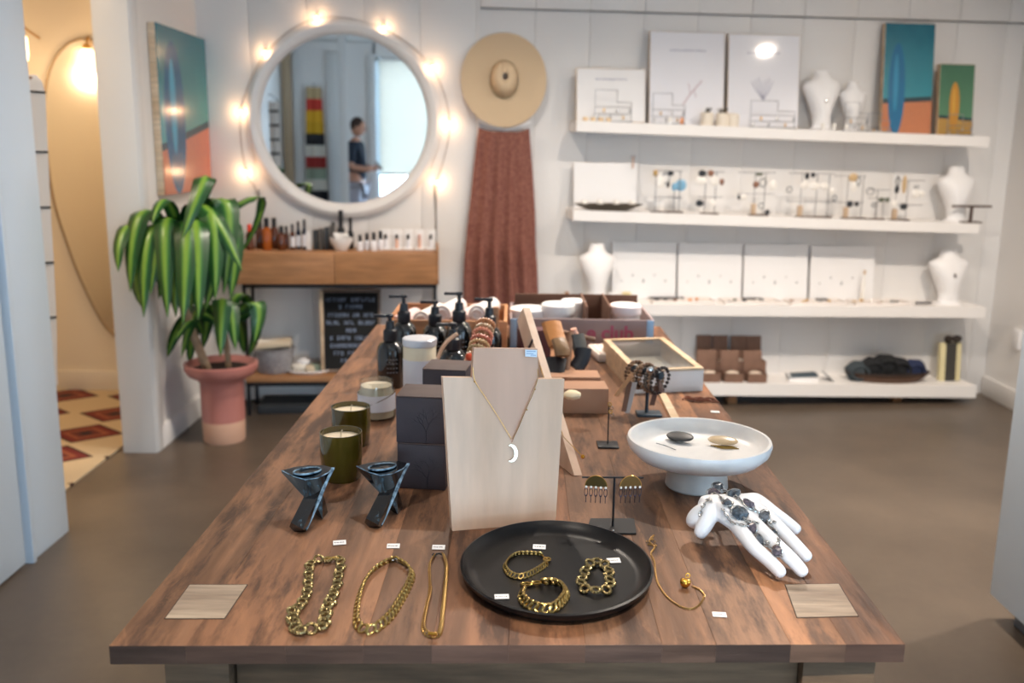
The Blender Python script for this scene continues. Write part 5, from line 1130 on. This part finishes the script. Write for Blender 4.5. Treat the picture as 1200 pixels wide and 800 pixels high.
# ---------------------------------------------------------------- bangles on a tilted post
pb0 = atY(553,437,1.86); pb1 = atY(570,378,1.98); t = thing('bangle_post','tilted wooden post carrying coral and gold bead bangles','display stand',(pb0.x,pb0.y,TZ))
ax = (pb1-pb0).normalized(); obj('post', MB().rod(Vector((pb0.x-.01,pb0.y-.02,TZ)) ,pb1,.011,14), OAK, t); obj('foot', MB(frame((pb0.x-.01,pb0.y-.02,TZ))).cyl((0,0,0),.03,.012,24), OAK, t)
BC = ['c98468','e0a07a','b8906a','a98f66','c9a070','c5705c','d78d72','b99a78','c58a60']
for k in range(9):
    p = pb0.lerp(pb1,.06+k*.112); mb = MB(); M = frame_to(p,p+ax) @ Matrix.Rotation(R(6*math.sin(k*2.3)),4,'X'); nb = 18; rr = .0200-(.002 if k>6 else 0)
    for q in range(nb): a = 6.2832*q/nb; mb.sphere((rr*math.cos(a),rr*math.sin(a),0),.0042,6,M)
    me = obj('bead_bangle', mb, mat('beads'+BC[k],BC[k],.35), loc=p, label=['bead bangle lowest on the tilted post','tan bead bangle second from the bottom of the post','bead bangle third from the bottom','olive-gold bead bangle fourth on the post','gold bead bangle in the middle of the post','deep coral bead bangle above the middle','coral bead bangle third from the top','pale bead bangle second from the top','topmost coral bead bangle on the tilted post'][k], cat='bangle', group='bead bangles on the tilted post')
ts = MB(); p = atY(550,418,1.84); ts.sphere(p,.008,10)
for q in range(9): ts.tube([p,p+Vector((random.uniform(-.006,.012),random.uniform(-.004,.004),-.018)),p+Vector((random.uniform(-.006,.018),0,-.034))],.0015,4)
obj('tassel', ts, mat('orange_thread','d8512e',.8), loc=p, label='orange tassel hanging from the lowest bangle', cat='tassel')
# ---------------------------------------------------------------- pump bottles
PBL = mat('black_bottle','101214',.12,**{'Coat Weight':.6}); PMP = mat('pump_black','1b1f26',.35); LABD = mat('faint_label','6f7073',.5)
def pump(px, py, Y, r, ytop, label, rz=0, base_y=None):
    p = atY(px, py, Y); p = Vector((p.x, Y, TZ)); H_ = atY(px,ytop,Y).z-TZ; b = H_*.66; t = thing('pump_bottle',label,'bottle',p,rz,'black pump bottles'); M = frame(p,rz)
    obj('body', MB(M).lathe([(0,0),(r*.94,0),(r,.005),(r,b*.74),(r*.93,b*.84),(r*.7,b*.93),(r*.42,b*.97),(r*.42,b),(0,b)],32), PBL, t)
    obj('collar', MB(M).lathe([(r*.5,b*.97),(r*.52,b*.98),(r*.52,b+.022),(r*.36,b+.026),(r*.3,b+.045),(0,b+.045)],20), PMP, t)
    mb = MB(M); mb.rod((0,0,b+.04),(0,0,H_-.006),.005,8); mb.box((0,0,H_-.004),(.018,.015,.009),.003); mb.box((-.022,0,H_-.0045),(.035,.009,.0075),.002); obj('pump', mb, PMP, t)
    tx = MB(M); random.seed(int(px))
    for row in range(4):
        for k in range(4):
            a = -math.pi/2 + (k-1.5)*.22 + .25; tx.box((r*1.004*math.cos(a), r*1.004*math.sin(a), b*(.62-.09*row)),(r*.13,.0012,.0028),0)
    obj('print', tx, LABD, t)
pump(458,452,2.24,.033,368,'black pump bottle nearest the table edge, front left'); pump(474,430,2.42,.033,345,'black pump bottle behind the front left one',.2)
pump(510,430,2.46,.034,352,'black pump bottle behind the lidded jar'); pump(538,430,2.40,.034,342,'tallest black pump bottle in the middle'); pump(531,430,2.16,.034,378,'black pump bottle in front of the tallest one'); pump(573,425,2.36,.033,349,'black pump bottle behind the bead bangles',-.2)
gs = MB(); gp = [atY(x,y,2.12) for x,y in ((513,420),(518,408),(526,398),(536,391))]; gs.tube(spline(gp,12),.005,6)
obj('wooden_spoon', gs, OAKP, loc=gp[0], label='pale curved wooden handle leaning on the front black pump bottle', cat='utensil')
# ---------------------------------------------------------------- oak crate with rolled towels
def crate(name, label, cat, x0,x1,y0,y1,h,m_,th=.010,loc=None):
    t = thing(name,label,cat,((x0+x1)/2,(y0+y1)/2,TZ)); 
    for c_,d_,n_ in ((((x0+x1)/2,y0+th/2,TZ+h/2),(x1-x0,th,h),'front_panel'),(((x0+x1)/2,y1-th/2,TZ+h/2),(x1-x0,th,h),'back_panel'),((x0+th/2,(y0+y1)/2,TZ+h/2),(th,y1-y0-2*th,h),'side_panel'),((x1-th/2,(y0+y1)/2,TZ+h/2),(th,y1-y0-2*th,h),'side_panel'),(((x0+x1)/2,(y0+y1)/2,TZ+.004),(x1-x0-2*th,y1-y0-2*th,.008),'bottom_panel')): obj(n_, MB().box(c_,d_,.0015), m_, t)
    return t
xa = atY(455,400,2.60).x; xb = atY(594,400,2.60).x
crate('towel_crate','oak crate of rolled towels behind the pump bottles','crate',xa,xb,2.58,2.88,.105,wood('crate_oak','c98f62','a36f48',.9,'X',.5,10))
random.seed(31)
for k,(fx,zz_,cn,lb) in enumerate([(.10,.085,'d5bfbb','pink-white rolled towel at the left end of the oak crate'),(.32,.10,'d8d2cc','white rolled towel, second in the oak crate'),(.50,.118,'d6cecb','white rolled towel stacked in the middle of the crate'),(.66,.10,'d6c0bc','pinkish rolled towel right of the crate middle'),(.80,.12,'dad5d2','white rolled towel high in the right of the crate')]):
    x = xa+(xb-xa)*fx; p = Vector((x,2.73,TZ+zz_-.035)); mb = MB(); mb.rod((x-.02,2.66,TZ+zz_-.01),(x+.02,2.82,TZ+zz_-.01),.026,20); mb.torus(.014,.004,18,6,frame((x-.021,2.658,TZ+zz_-.01),0,R(90)))
    obj('rolled_towel', mb, mat('towel'+cn,cn,.95,bump=.3,bscale=90), loc=p, label=lb, cat='towel', group='rolled towels in the oak crate')
x = atY(581,365,2.56).x; obj('wood_dowel', MB().box((x,2.555,TZ+.075),(.018,.018,.15),.003), wood('crate_oak','c98f62','a36f48'), loc=(x,2.555,TZ), label='short upright orange-brown wood block beside the crate', cat='block')
# ---------------------------------------------------------------- card box reading "... e club", with white tubs
x0 = atY(597,390,2.72).x; x1 = atY(765,390,2.74).x
MAUVE = mat('mauve_card','8f7d7c',.7,var=.1,scale=12)
bxh = atY(680,374,2.72).z-TZ; t = crate('printed_card_box','mauve cardboard box with red lettering at the far end of the table','box',x0,x1,2.72,3.02,bxh,MAUVE,.008)
for o_ in (x0+.012,x1-.012): obj('corner_tape', MB().box((o_,2.718,TZ+bxh/2),(.020,.003,bxh),.001), mat('blue_tape','8bb0d2',.35), t)
for k,(ch,px) in enumerate((('e',681),('c',702),('l',712),('u',722),('b',738))):
    pass
P_ = atY(741,399,2.716); mb = text_mb('e club', .058, Matrix.Translation((P_.x+.003,2.7185,TZ+.030)) @ Matrix.Rotation(R(90),4,'X'), .0006, 'RIGHT', .0014); obj('lettering', mb, mat('crimson_ink','9c4664',.6), t)
x2 = (x0+x1)/2
obj('divider', MB().box((atY(686,365,2.8).x,2.87,TZ+bxh*.7),(.006,.27,bxh*1.4),.001), mat('box_inner','6b4c3c',.8), t); obj('divider', MB().box((atY(713,365,2.8).x,2.87,TZ+bxh*.7),(.006,.27,bxh*1.4),.001), mat('box_inner','6b4c3c',.8), t)
obj('inner_back', MB().box(((x0+x1)/2,3.005,TZ+bxh*.68),(x1-x0-.03,.006,bxh*1.36),.001), mat('box_inner','6b4c3c',.8), t)
for k,(px,yt,w_,Y_,lb) in enumerate([(620,360,46,2.86,'white round tub at the left of the printed card box'),(654,355,40,2.84,'large white tub left of the box divider'),(672,351,30,2.90,'tallest white tub behind the large one'),(733,356,38,2.85,'pinkish-white stacked tub at the right of the printed card box')]):
    p = atY(px,yt,Y_); r_ = w_/2*mpp(p)*.98; hh_ = p.z-TZ-.008; b_ = Vector((p.x,Y_,TZ+.008)); tt = thing('white_tub',lb,'tub',b_,0,'white tubs in the printed box')
    obj('body', MB(frame(b_)).lathe([(0,0),(r_*.92,0),(r_*.95,hh_*.70),(0,hh_*.70)],32), WHITEP, tt)
    obj('lid', MB(frame(b_)).lathe([(0,hh_*.7),(r_,hh_*.7),(r_*1.02,hh_*.73),(r_*1.0,hh_*.96),(r_*.9,hh_),(0,hh_)],32), WHITEP if k<3 else mat('pinkish_lid','eee0de',.4), tt)
# ---------------------------------------------------------------- leather goods stand
def leather(name, pts, r, cn, label, flat=.35):
    P = [atY(x,y,Y) for x,y,Y in pts]; return obj(name, MB().tube(spline(P,12), r, 10, flat=flat), mat('leather'+cn,cn,.4,bump=.2,bscale=60), loc=P[-1], label=label, cat='leather pouch', group='leather pieces on the wooden stick stand')
sk0 = atY(661,442,2.20); sk1 = atY(669,390,2.30); t = thing('stick_stand','wooden stick stand with hanging leather pieces behind the leaning board','display stand',(sk0.x,sk0.y,TZ))
obj('stick', MB().rod(Vector((sk0.x,sk0.y,TZ)),sk1,.0085,10), WAL if False else wood('stick_wood','8e6a50','6d4d39',1,'Z',.6,12), t); obj('arm', MB().rod(atY(648,386,2.30),atY(697,398,2.32),.006,8), wood('stick_wood','8e6a50','6d4d39'), t); obj('base', MB().box((sk0.x,sk0.y+.03,TZ+.006),(.06,.05,.012),.002), WAL, t)
leather('leather_pouch',[(646,378,2.29),(650,392,2.27),(655,405,2.25)],.027,'b9783e','tan leather pouch hanging left of the stick',.5)
leather('leather_pouch',[(655,398,2.25),(658,408,2.23),(659,417,2.22)],.020,'7a5a38','gold-brown ruffled pouch below the tan one',.5)
leather('leather_pouch',[(652,420,2.24),(650,432,2.22),(648,444,2.20)],.026,'1d1a1d','black pouch hanging low left of the stick',.4)
leather('leather_pouch',[(676,392,2.30),(679,405,2.29),(682,418,2.28)],.022,'4b4a46','olive-grey leather pouch right of the stick',.5)
leather('leather_pouch',[(684,408,2.27),(682,420,2.26),(674,432,2.25)],.020,'23272f','dark navy leather pouch lowest right of the stick',.5)
leather('leather_pouch',[(672,385,2.31),(673,389,2.31),(675,392,2.31)],.014,'d9a58e','small pink pouch at the top of the stick',.6)
p = atY(640,408,2.32); obj('red_box', MB(frame((p.x-.03,2.40,TZ),.3)).box((0,0,.06),(.08,.05,.12),.003), mat('maroon_card','5a2f33',.6), loc=(p.x-.03,2.40,TZ), label='maroon box standing behind the wooden stand', cat='box')
# kraft card boxes
q0 = T(661,487); q1 = T(708,486); w_ = (q1-q0).length
for k,(dy,h_,lb) in enumerate(((0,.058,'flat kraft card box in front, right of the leaning board'),(.14,.050,'brown kraft card box behind the front one'))):
    c = (q0+q1)/2+Vector((-.012-.005*k,.05+dy,0)); obj('kraft_card_box', MB(frame(c,R(2))).box((0,0,h_/2),(w_+.04,.075,h_),.002), mat('kraft_plain','a97f63',.7,var=.06,scale=12), loc=c, rz=R(2), label=lb, cat='box', group='kraft card boxes on the table')
c = A(672,448,TZ+.055); c = Vector((atY(668,447,2.02).x,2.02,TZ+.058)); obj('muslin_pouch', MB(frame((c.x,1.94,TZ+.058))).sphere((0,0,.006),(.020,.016,.010),12,jit=.08), mat('cream_muslin','eadbb8',.9), loc=(c.x,1.94,TZ+.058), label='cream muslin pouch on the front kraft box', cat='pouch')
c = T(708,418); tw = thing('folded_towel','striped white cotton cloth folded left of the glass case','cloth',c,0); obj('cloth', MB(frame(c,R(8))).box((0,.0,.012),(.07,.14,.024),.006), mat('white_cotton','e3d9cf',.9), tw)
for k in range(4): obj('stripe', MB(frame(c,R(8))).box((-.026+.017*k,0,.0245),(.003,.135,.0014)), mat('rose_stripe','c9a79c',.9), tw)
# ---------------------------------------------------------------- glass-topped display case
zc_ = .058; tl, trr, fr_, fl_ = A(708,397,TZ+zc_),A(777,395,TZ+zc_),A(825,431,TZ+zc_),A(743,434,TZ+zc_)
ux = (fr_-fl_).normalized(); wC = (fr_-fl_).length; uy = ((tl+trr)-(fl_+fr_)).normalized(); dC = ((tl+trr)*.5-(fl_+fr_)*.5).length
fl_g = Vector((fl_.x,fl_.y,TZ)); t = thing('glass_display_case','pale wooden display case with glass lid holding jewellery','display case',fl_g,0)
PINEB = wood('case_pine','dcc6a8','c2a37e',.8,'X',.5,9)
def q_(a,b,z): return fl_g+ux*a+uy*b+Vector((0,0,z))
def slab(a0,a1,b0,b1,z0,z1): mb = MB(); mb.prism([q_(a0,b0,z0),q_(a1,b0,z0),q_(a1,b1,z0),q_(a0,b1,z0)],(0,0,z1-z0)); return mb
f = .014
obj('front_side', slab(0,wC,0,f,0,zc_-.006), mat('case_front','ddd4cc',.5,var=.06,scale=14), t); obj('back_side', slab(0,wC,dC-f,dC,0,zc_-.006), PINEB, t); obj('end_side', slab(0,f,f,dC-f,0,zc_-.006), PINEB, t); obj('end_side', slab(wC-f,wC,f,dC-f,0,zc_-.006), PINEB, t)
obj('bottom', slab(f,wC-f,f,dC-f,.0,.008), mat('case_lining','d6cfc4',.8), t)
for a in ((0,wC,0,f*1.2),(0,wC,dC-f*1.2,dC),(0,f*1.2,f*1.2,dC-f*1.2),(wC-f*1.2,wC,f*1.2,dC-f*1.2)): obj('lid_rail', slab(*a,zc_-.0055,zc_), PINEB, t)
obj('glass', slab(f,wC-f,f,dC-f,zc_-.004,zc_-.002), pane('case_glass',(.97,.98,.97),.34,.06), t)
random.seed(77)
for k in range(8):
    p = q_(wC*(.25+.17*(k%4)),dC*(.16+.30*(k//4)),.008); mb = MB(frame(p,k)); (mb.torus(.011,.003,16,6,Matrix.Translation((0,0,.003))) if k%2 else mb.sphere((0,0,.008),(.014,.010,.008),8,jit=.15))
    obj('case_ring' if k%2 else 'case_stone', mb, [PAL['t'],BRASSD,PAL['g'],BRASSD][k%4], loc=p, label=['tan stone at the front left inside the glass case','gold ring near the front left inside the glass case','grey stone at the front right inside the glass case','gold ring at the front right corner inside the glass case','tan stone at the back left inside the glass case','gold ring at the back left inside the glass case','grey stone at the back right inside the glass case','gold ring at the back right inside the glass case'][k], cat='ring' if k%2 else 'stone', group='pieces inside the glass case')
# ---------------------------------------------------------------- bracelet bar with beads and leather ties
bs = T(760,486); t = thing('bracelet_bar','black T-bar stand loaded with brown beaded bracelets by the glass case','display stand',bs)
SLATE = mat('slate_metal','3c4750',.4,.4); zb_ = atY(758,436,bs.y).z
obj('base', MB(frame(bs)).box((0,0,.003),(.055,.04,.006),.001), SLATE, t); obj('post', MB().rod(bs+Vector((-.005,0,.004)),Vector((bs.x-.005,bs.y,zb_)),.004,8), SLATE, t)
ba, bb_ = Vector((bs.x-.035,bs.y+.035,zb_)), Vector((bs.x+.02,bs.y-.03,zb_)); obj('bar', MB().rod(ba,bb_,.009,12), SLATE, t)
random.seed(11); axb = (bb_-ba).normalized()
BRC = ['5b4334','7a5a42','a08468','4a3a30','8b6a52','6e665f','94775e','3f3430']
for k in range(8):
    p = ba.lerp(bb_,.04+k*.13); mb = MB(); M = frame_to(p+Vector((0,0,-.012)),p+Vector((0,0,-.012))+axb) @ Matrix.Rotation(random.uniform(-.25,.25),4,'X'); nb = 20; ro = .026+.003*math.sin(k*2)
    for q in range(nb): a = 6.2832*q/nb; mb.sphere((ro*math.cos(a),ro*math.sin(a)*1.05,random.uniform(-.001,.001)),.0044,6,M)
    obj('beaded_bracelet', mb, mat('bead'+BRC[k],BRC[k],.35), loc=p, label=['dark brown beaded bracelet at the rear of the black T-bar','mid brown beaded bracelet, second from the rear','tan beaded bracelet, third from the rear','very dark beaded bracelet, fourth on the T-bar','reddish brown beaded bracelet, fifth on the T-bar','grey beaded bracelet, sixth on the T-bar','light brown beaded bracelet, second from the front','darkest beaded bracelet at the front of the T-bar'][k], cat='bracelet', group='beaded bracelets on the T-bar')
for k,(xa_,ya_,xb_,yb_,cn,lb) in enumerate([(740,440,722,464,'a87a52','tan leather tie hanging out to the left'),(738,447,731,482,'6e4a34','dark brown leather tie at the left of the T-bar'),(744,448,735,484,'a9a09a','grey leather tie behind the dark brown one'),(772,445,776,460,'5a4038','short dark tie at the right of the T-bar'),(770,452,764,475,'5c3a2c','dark brown leather tie hanging at the right')]):
    p0 = atY(xa_,ya_,bs.y-.02); p1 = atY(xb_,yb_,bs.y-.045); dd = (p1-p0); sd = Vector((.0055,0,0)); obj('leather_tie', MB().prism([p0-sd,p0+sd,p1+sd,p1-sd],(0,.0025,0)), mat('tie'+cn,cn,.6), loc=p1, label=lb, cat='leather strap', group='leather ties of the beaded bracelets')
p = atY(762,434,bs.y-.03); obj('charm', MB(frame(p)).sphere((0,0,0),(.009,.004,.009),12), SILVER, loc=p, label='round silver charm among the beaded bracelets', cat='charm')
# small brown hair piece, thin wood strip
p = T(815,470); hp = thing('feather_clip','reddish brown feather-like hair clip lying right of the glass case','hair clip',p,R(-6))
mb = MB(frame(p,R(-8)))
for k in range(9): mb.tube(spline([(-.03+.006*k,.01*math.sin(k),.003),(-.018+.007*k,.012*math.cos(k*1.7),.008),(.002+.006*k,.006*math.sin(k*2),.003)],8),.0022,5)
obj('feathers', mb, mat('auburn','7a4630',.7), hp); obj('pin', MB(frame(p,R(-8))).tube([(.0,0,.003),(.055,-.008,.003)],.0018,5), mat('auburn','7a4630',.7), hp)
q = [T(772,463),T(780,463),T(796,492),T(786,492)]; obj('wooden_strip', MB().prism(q,(0,0,.006)), PINEB, loc=q[0], label='thin pale wooden strip lying behind the marble bowl', cat='strip')
# small stud stand
p = T(712,522); t = thing('earring_post','small black square stand with one thin post and a dangling earring','earring stand',p)
obj('base', MB(frame(p)).box((0,0,.002),(.042,.042,.004),.0008), BLACK, t); pt_ = atY(712,474,p.y); obj('post', MB().rod(p+Vector((0,0,.004)),Vector((p.x,p.y,pt_.z)),.0013,6), BLACK, t)
er = thing('dangling_earring','tiny silver and bronze link earring at the top of the small black post','earring',Vector((p.x+.002,p.y-.003,pt_.z-.02)))
for k in range(4): obj('link', MB().torus(.0035,.0010,12,6,frame((p.x+.001+.0025*(k%2)+.001*k,p.y-.004,pt_.z+.002-.0075*k),0,R(70+30*(k%2)),R(20*k))), SILVER if k%2 else BRASSD, er)
# ---------------------------------------------------------------- marble footed bowl
rc = A(816,512,TZ+.083); fb = T(812,575); bc = T(812,569); bc.x = rc.x
def marble():
    m = bpy.data.materials.new('white_marble'); m.use_nodes = True; N, L = nodes(m); b = N['Principled BSDF']; b.inputs['Roughness'].default_value = .3
    tc = N.new('ShaderNodeTexCoord'); n = N.new('ShaderNodeTexNoise'); n.inputs['Scale'].default_value = 7; n.inputs['Detail'].default_value = 8; n.inputs['Distortion'].default_value = 1.2; L.new(tc.outputs['Object'], n.inputs[0])
    cr = N.new('ShaderNodeValToRGB'); e = cr.color_ramp.elements; e[0].position = .45; e[0].color = lin('efece8'); e[1].position = .62; e[1].color = lin('e2e0de'); L.new(n.outputs[0], cr.inputs[0]); L.new(cr.outputs[0], b.inputs['Base Color']); return m
MARB = marble(); t = thing('marble_bowl','white marble bowl on a grey-veined foot, holding two hair clips','bowl',bc); rR = 84*mpp(rc)*.985
obj('bowl', MB(frame(bc)).lathe([(.0,.042),(.035,.042),(rR*.62,.046),(rR*.85,.056),(rR*.97,.071),(rR,.084),(rR*.985,.090),(rR*.945,.090),(rR*.92,.082),(rR*.86,.071),(rR*.74,.064),(rR*.5,.060),(0,.059)],72), MARB, t, sharp=50)
obj('foot', MB(frame(bc)).lathe([(0,0),(.052,0),(.055,.003),(.053,.022),(.047,.040),(.045,.046),(0,.046)],48), mat('grey_marble','d3d0ca',.35,col2='a9a7a2',scale=9), t)
p = A(797,516,TZ+.062); t = thing('black_hair_clip','flat oval black hair clip lying in the marble bowl','hair clip',p); obj('oval_disc', MB(frame(p,R(-25),R(16))).sphere((0,0,.009),(.0255,.016,.0035),28), mat('black_acetate','1d2023',.45), t); obj('clasp', MB(frame(p,R(-25))).box((0,0,.003),(.035,.005,.003),.001), SILVER, t)
p = A(847,521,TZ+.061); t = thing('tan_hair_clip','pale horn-coloured oval hair clip with pins in the marble bowl','hair clip',p); obj('oval_disc', MB(frame(p,R(-18),R(20))).sphere((0,0,.010),(.027,.013,.0035),28), mat('horn','cdb48f',.25), t)
mb = MB(frame(p,R(-18)))
for k in range(4): mb.tube([(-.02+.006*k,-.014-.004*k,.001),(.018+.004*k,-.010-.003*k,.002)],.0010,5)
obj('prongs', mb, BRASSD, t)
mb = MB(); mb.tube([A(769,519,TZ+.068),A(780,522,TZ+.064),A(792,527,TZ+.062)],.0008,5); obj('hair_pin', mb, mat('grey_stud','87898b',.35,.4), loc=A(780,522,TZ+.062), label='thin grey hair pin at the left inside the marble bowl', cat='hair pin')
# ---------------------------------------------------------------- T-stand with half-moon earrings
p = T(718,618); t = thing('tee_earring_stand','black metal T-stand with rectangular base behind the black plate','earring stand',p); y_ = p.y; zt2 = atY(717,558,y_).z
bq = [T(692,609),T(743,609),T(745.5,626.5),T(686,626.5)]; obj('base', MB().prism(bq,(0,0,.003)), BLACK, t); obj('post', MB().rod(p+Vector((0,0,.002)),Vector((p.x,y_,zt2)),.0018,8), BLACK, t); obj('bar', MB().rod(atY(682,559,y_),atY(754,559.5,y_),.0015,8), BLACK, t)
mb = MB()
for x_ in (713,718.5): mb.sphere(A(x_,621.5,TZ+.0045),(.0019,.0012,.0014),8)
obj('studs', mb, SILVER, t)
HM_ = mat('half_moon_brass','75603c',.28,1.0); PINS = mat('gunmetal','3a3440',.35,.7)
for k,(cx_,lb) in enumerate(((698.5,'half-moon brass earring with beaded fringe, left on the T-stand'),(739,'half-moon brass earring with beaded fringe, right on the T-stand'))):
    c = atY(cx_,570,y_-.004); s_ = mpp(c); t = thing('half_moon_earring',lb,'earring',c,R(8 if k else -8),'half-moon earrings'); M = frame(c,R(8 if k else -8))
    pts = [(13*s_*math.cos(math.pi*q/16), 0, 13.5*s_*math.sin(math.pi*q/16)) for q in range(17)]
    mb = MB(M); mb.prism(pts,(0,.0012,0)); obj('half_moon', mb, HM_, t); obj('edge', MB(M).tube(pts,.0007,5), BRASS, t)
    for q in range(5):
        x = (-11.5+5.7*q)*s_; obj('bead', MB(M).sphere((x,0,-.9*s_),(1.5*s_,1.5*s_,1.7*s_),8), mat('pearl','f3eee6',.2), t)
        mb = MB(M); mb.torus(1.9*s_,.0005,12,5,frame((x,0,-7*s_),0,R(90)),1,2.6); mb.rod((x,0,-12*s_),(x,0,-20*s_),.0007,5); obj('fringe', mb, PINS, t)
# ---------------------------------------------------------------- white display hand
ht_ = T(812,628); hand = thing('display_hand','white porcelain hand resting palm-down on its fingertips and wrist','display hand',ht_)
a = lambda x,y,z: A(x,y,TZ+z)
J = [(a(817,621,.021),.0215),(a(818,606,.037),.021),(a(830,590,.056),.0200),(a(852,596,.056),(.023,.017)),
     (a(866,618,.044),.0128),(a(882,640,.034),.0112),(a(902,657,.022),.0106),(a(919,675,.012),.0094),
     (a(880,610,.050),.0128),(a(905,634,.042),.0110),(a(929,656,.027),.0104),(a(945,675,.012),.0094),
     (a(889,597,.054),.0128),(a(911,616,.047),.0108),(a(934,640,.030),.0102),(a(950,657,.016),.0092),
     (a(886,584,.058),.0120),(a(905,599,.050),.0104),(a(923,612,.037),.0098),(a(938,624,.025),.0088),
     (a(836,594,.057),.0155),(a(832,604,.048),.0142),(a(824,619,.031),.0124),(a(817,630,.015),.0108)]
E_ = [(0,1),(1,2),(2,3),(3,4),(4,5),(5,6),(6,7),(3,8),(8,9),(9,10),(10,11),(3,12),(12,13),(13,14),(14,15),(3,16),(16,17),(17,18),(18,19),(2,20),(20,21),(21,22),(22,23)]
PORC = mat('porcelain','f0f0f2',.28)
hb_ = skin('hand', J, E_, 2, PORC, hand, 3)
# palm: smooth web filling the back of the hand, fused by remesh
md = hb_.modifiers
pm_ = MB(); 
def ell(c, r, M=None): pm_.sphere(c, r, 20)
hull_pts = []
for (q,r_) in ((J[2],.0165),(J[3],.018),(J[4],.0112),(J[8],.0112),(J[12],.0112),(J[16],.0105)):
    c = q[0]
    for i in range(10):
        for j in range(-2,3):
            th_ = 6.2832*i/10; ph_ = j*.7; hull_pts.append(c+Vector((r_*math.cos(th_)*math.cos(ph_), r_*math.sin(th_)*math.cos(ph_), r_*.85*math.sin(ph_))))
pm_.hull(hull_pts)
me = pm_.mesh('palm', PORC, WM[hand.name].inverted()); 
bm = bmesh.new(); bm.from_mesh(hb_.data); bm.from_mesh(me); bm.to_mesh(hb_.data); bm.free()
rmd = hb_.modifiers.new('fuse','REMESH'); rmd.mode = 'VOXEL'; rmd.voxel_size = .0016; rmd.use_smooth_shade = True
smd = hb_.modifiers.new('soft','SMOOTH'); smd.factor = .6; smd.iterations = 7
dg = bpy.context.evaluated_depsgraph_get(); dg.update(); me2 = bpy.data.meshes.new_from_object(hb_.evaluated_get(dg)); hb_.modifiers.clear(); hb_.data = me2; me2.shade_smooth()
if not me2.materials: me2.materials.append(PORC)
# crystal bracelet chains over it: drop every stone on the hand's surface
from mathutils.bvhtree import BVHTree
bvh = BVHTree.FromObject(hb_, dg) if False else None
inv = WM[hand.name]; bvh = BVHTree.FromPolygons([inv @ v.co for v in me2.vertices], [tuple(p.vertices) for p in me2.polygons])
def onhand(x,y):
    d_ = ray(x,y); h_ = bvh.ray_cast(CO, d_)
    if h_[0] is None: return a(x,y,.052), Vector((0,-.3,.95)).normalized()
    return h_[0], h_[1]
cb_ = thing('crystal_bracelet','silver chain bracelet with dark rough crystals draped over the white hand','bracelet',onhand(866,602)[0])
CRY = [mat('crystal_slate','70757c',.22,col2='2e3238',scale=150),mat('crystal_plum','746870',.22,col2='35343b',scale=150),mat('crystal_teal','5c6a76',.2,col2='2a3036',scale=150)]
cr_pts = [(841,571,7,5),(836,579,8,5),(860,580,8,6),(852,591,6,6.5),(876,592,8,5),(866,602,10,6.5),(897,606,8.5,7),(882,619,8,7),(910,624,5,7),(893,632,7.5,6),(912,645,6.5,5.5)]
random.seed(4); fr2 = []
for k,(x,y,w_,h_) in enumerate(cr_pts):
    P_, N_ = onhand(x,y); s_ = mpp(P_)*1.12; q = N_.to_track_quat('Z','Y').to_matrix().to_4x4(); q.translation = P_+N_*.0018
    M = q @ Matrix.Rotation(random.uniform(-.6,.2),4,'Z')
    pts = [Vector((random.uniform(.75,1.1)*w_*s_*math.cos(6.2832*i/7), random.uniform(.75,1.1)*w_*s_*math.sin(6.2832*i/7), .001+random.uniform(0,.001))) for i in range(7)]+[Vector((random.uniform(.3,.62)*w_*s_*math.cos(6.2832*i/5+.4), random.uniform(.3,.62)*w_*s_*math.sin(6.2832*i/5+.4), random.uniform(.004,.0072))) for i in range(5)]
    cr__ = obj('crystal', MB(M).hull(pts), CRY[k%3], cb_, sharp=10)
    st2 = MB(M); st2.tube([Vector((w_*s_*.95*math.cos(6.2832*i/12), w_*s_*.95*math.sin(6.2832*i/12), .0012)) for i in range(12)],.0009,5,True); obj('setting', st2, SILVER, cr__); fr2.append(P_+N_*.0022)
rA = [(833,588),(836,579),(845,584),(852,591),(858,598),(866,602),(874,611),(882,619),(887,627),(893,632),(902,640),(912,645),(916,650)]
rB = [(836,573),(841,571),(850,576),(860,580),(868,587),(876,592),(886,600),(897,606),(904,614),(910,624),(912,634),(912,645)]
rC = [(836,579),(848,597),(858,612),(870,616),(882,619)]; rD = [(860,580),(866,602),(882,612),(897,606)]; rE = [(822,602),(824,594),(830,586),(836,579)]
mt_ = MB().torus(.0026,.0009,10,5,None,1.4,.9).mesh('link', SILVER)
for rr_ in (rA,rB,rC,rD,rE):
    pts = [onhand(x,y) for x,y in rr_]; Q = spline([p_+n_*.0018 for p_,n_ in pts], int(len(rr_)*4.2))
    for M in link_mats(Q,[15,-60],0): inst('link', mt_, cb_, M)
for x,y in ((845,584),(858,590),(870,597),(888,613),(901,635),(908,612)):
    P_,N_ = onhand(x,y); obj('silver_bead', MB(frame_to(P_,P_+N_)).box((0,0,.0016),(.0055,.004,.0032),.001), SILVER, cb_)
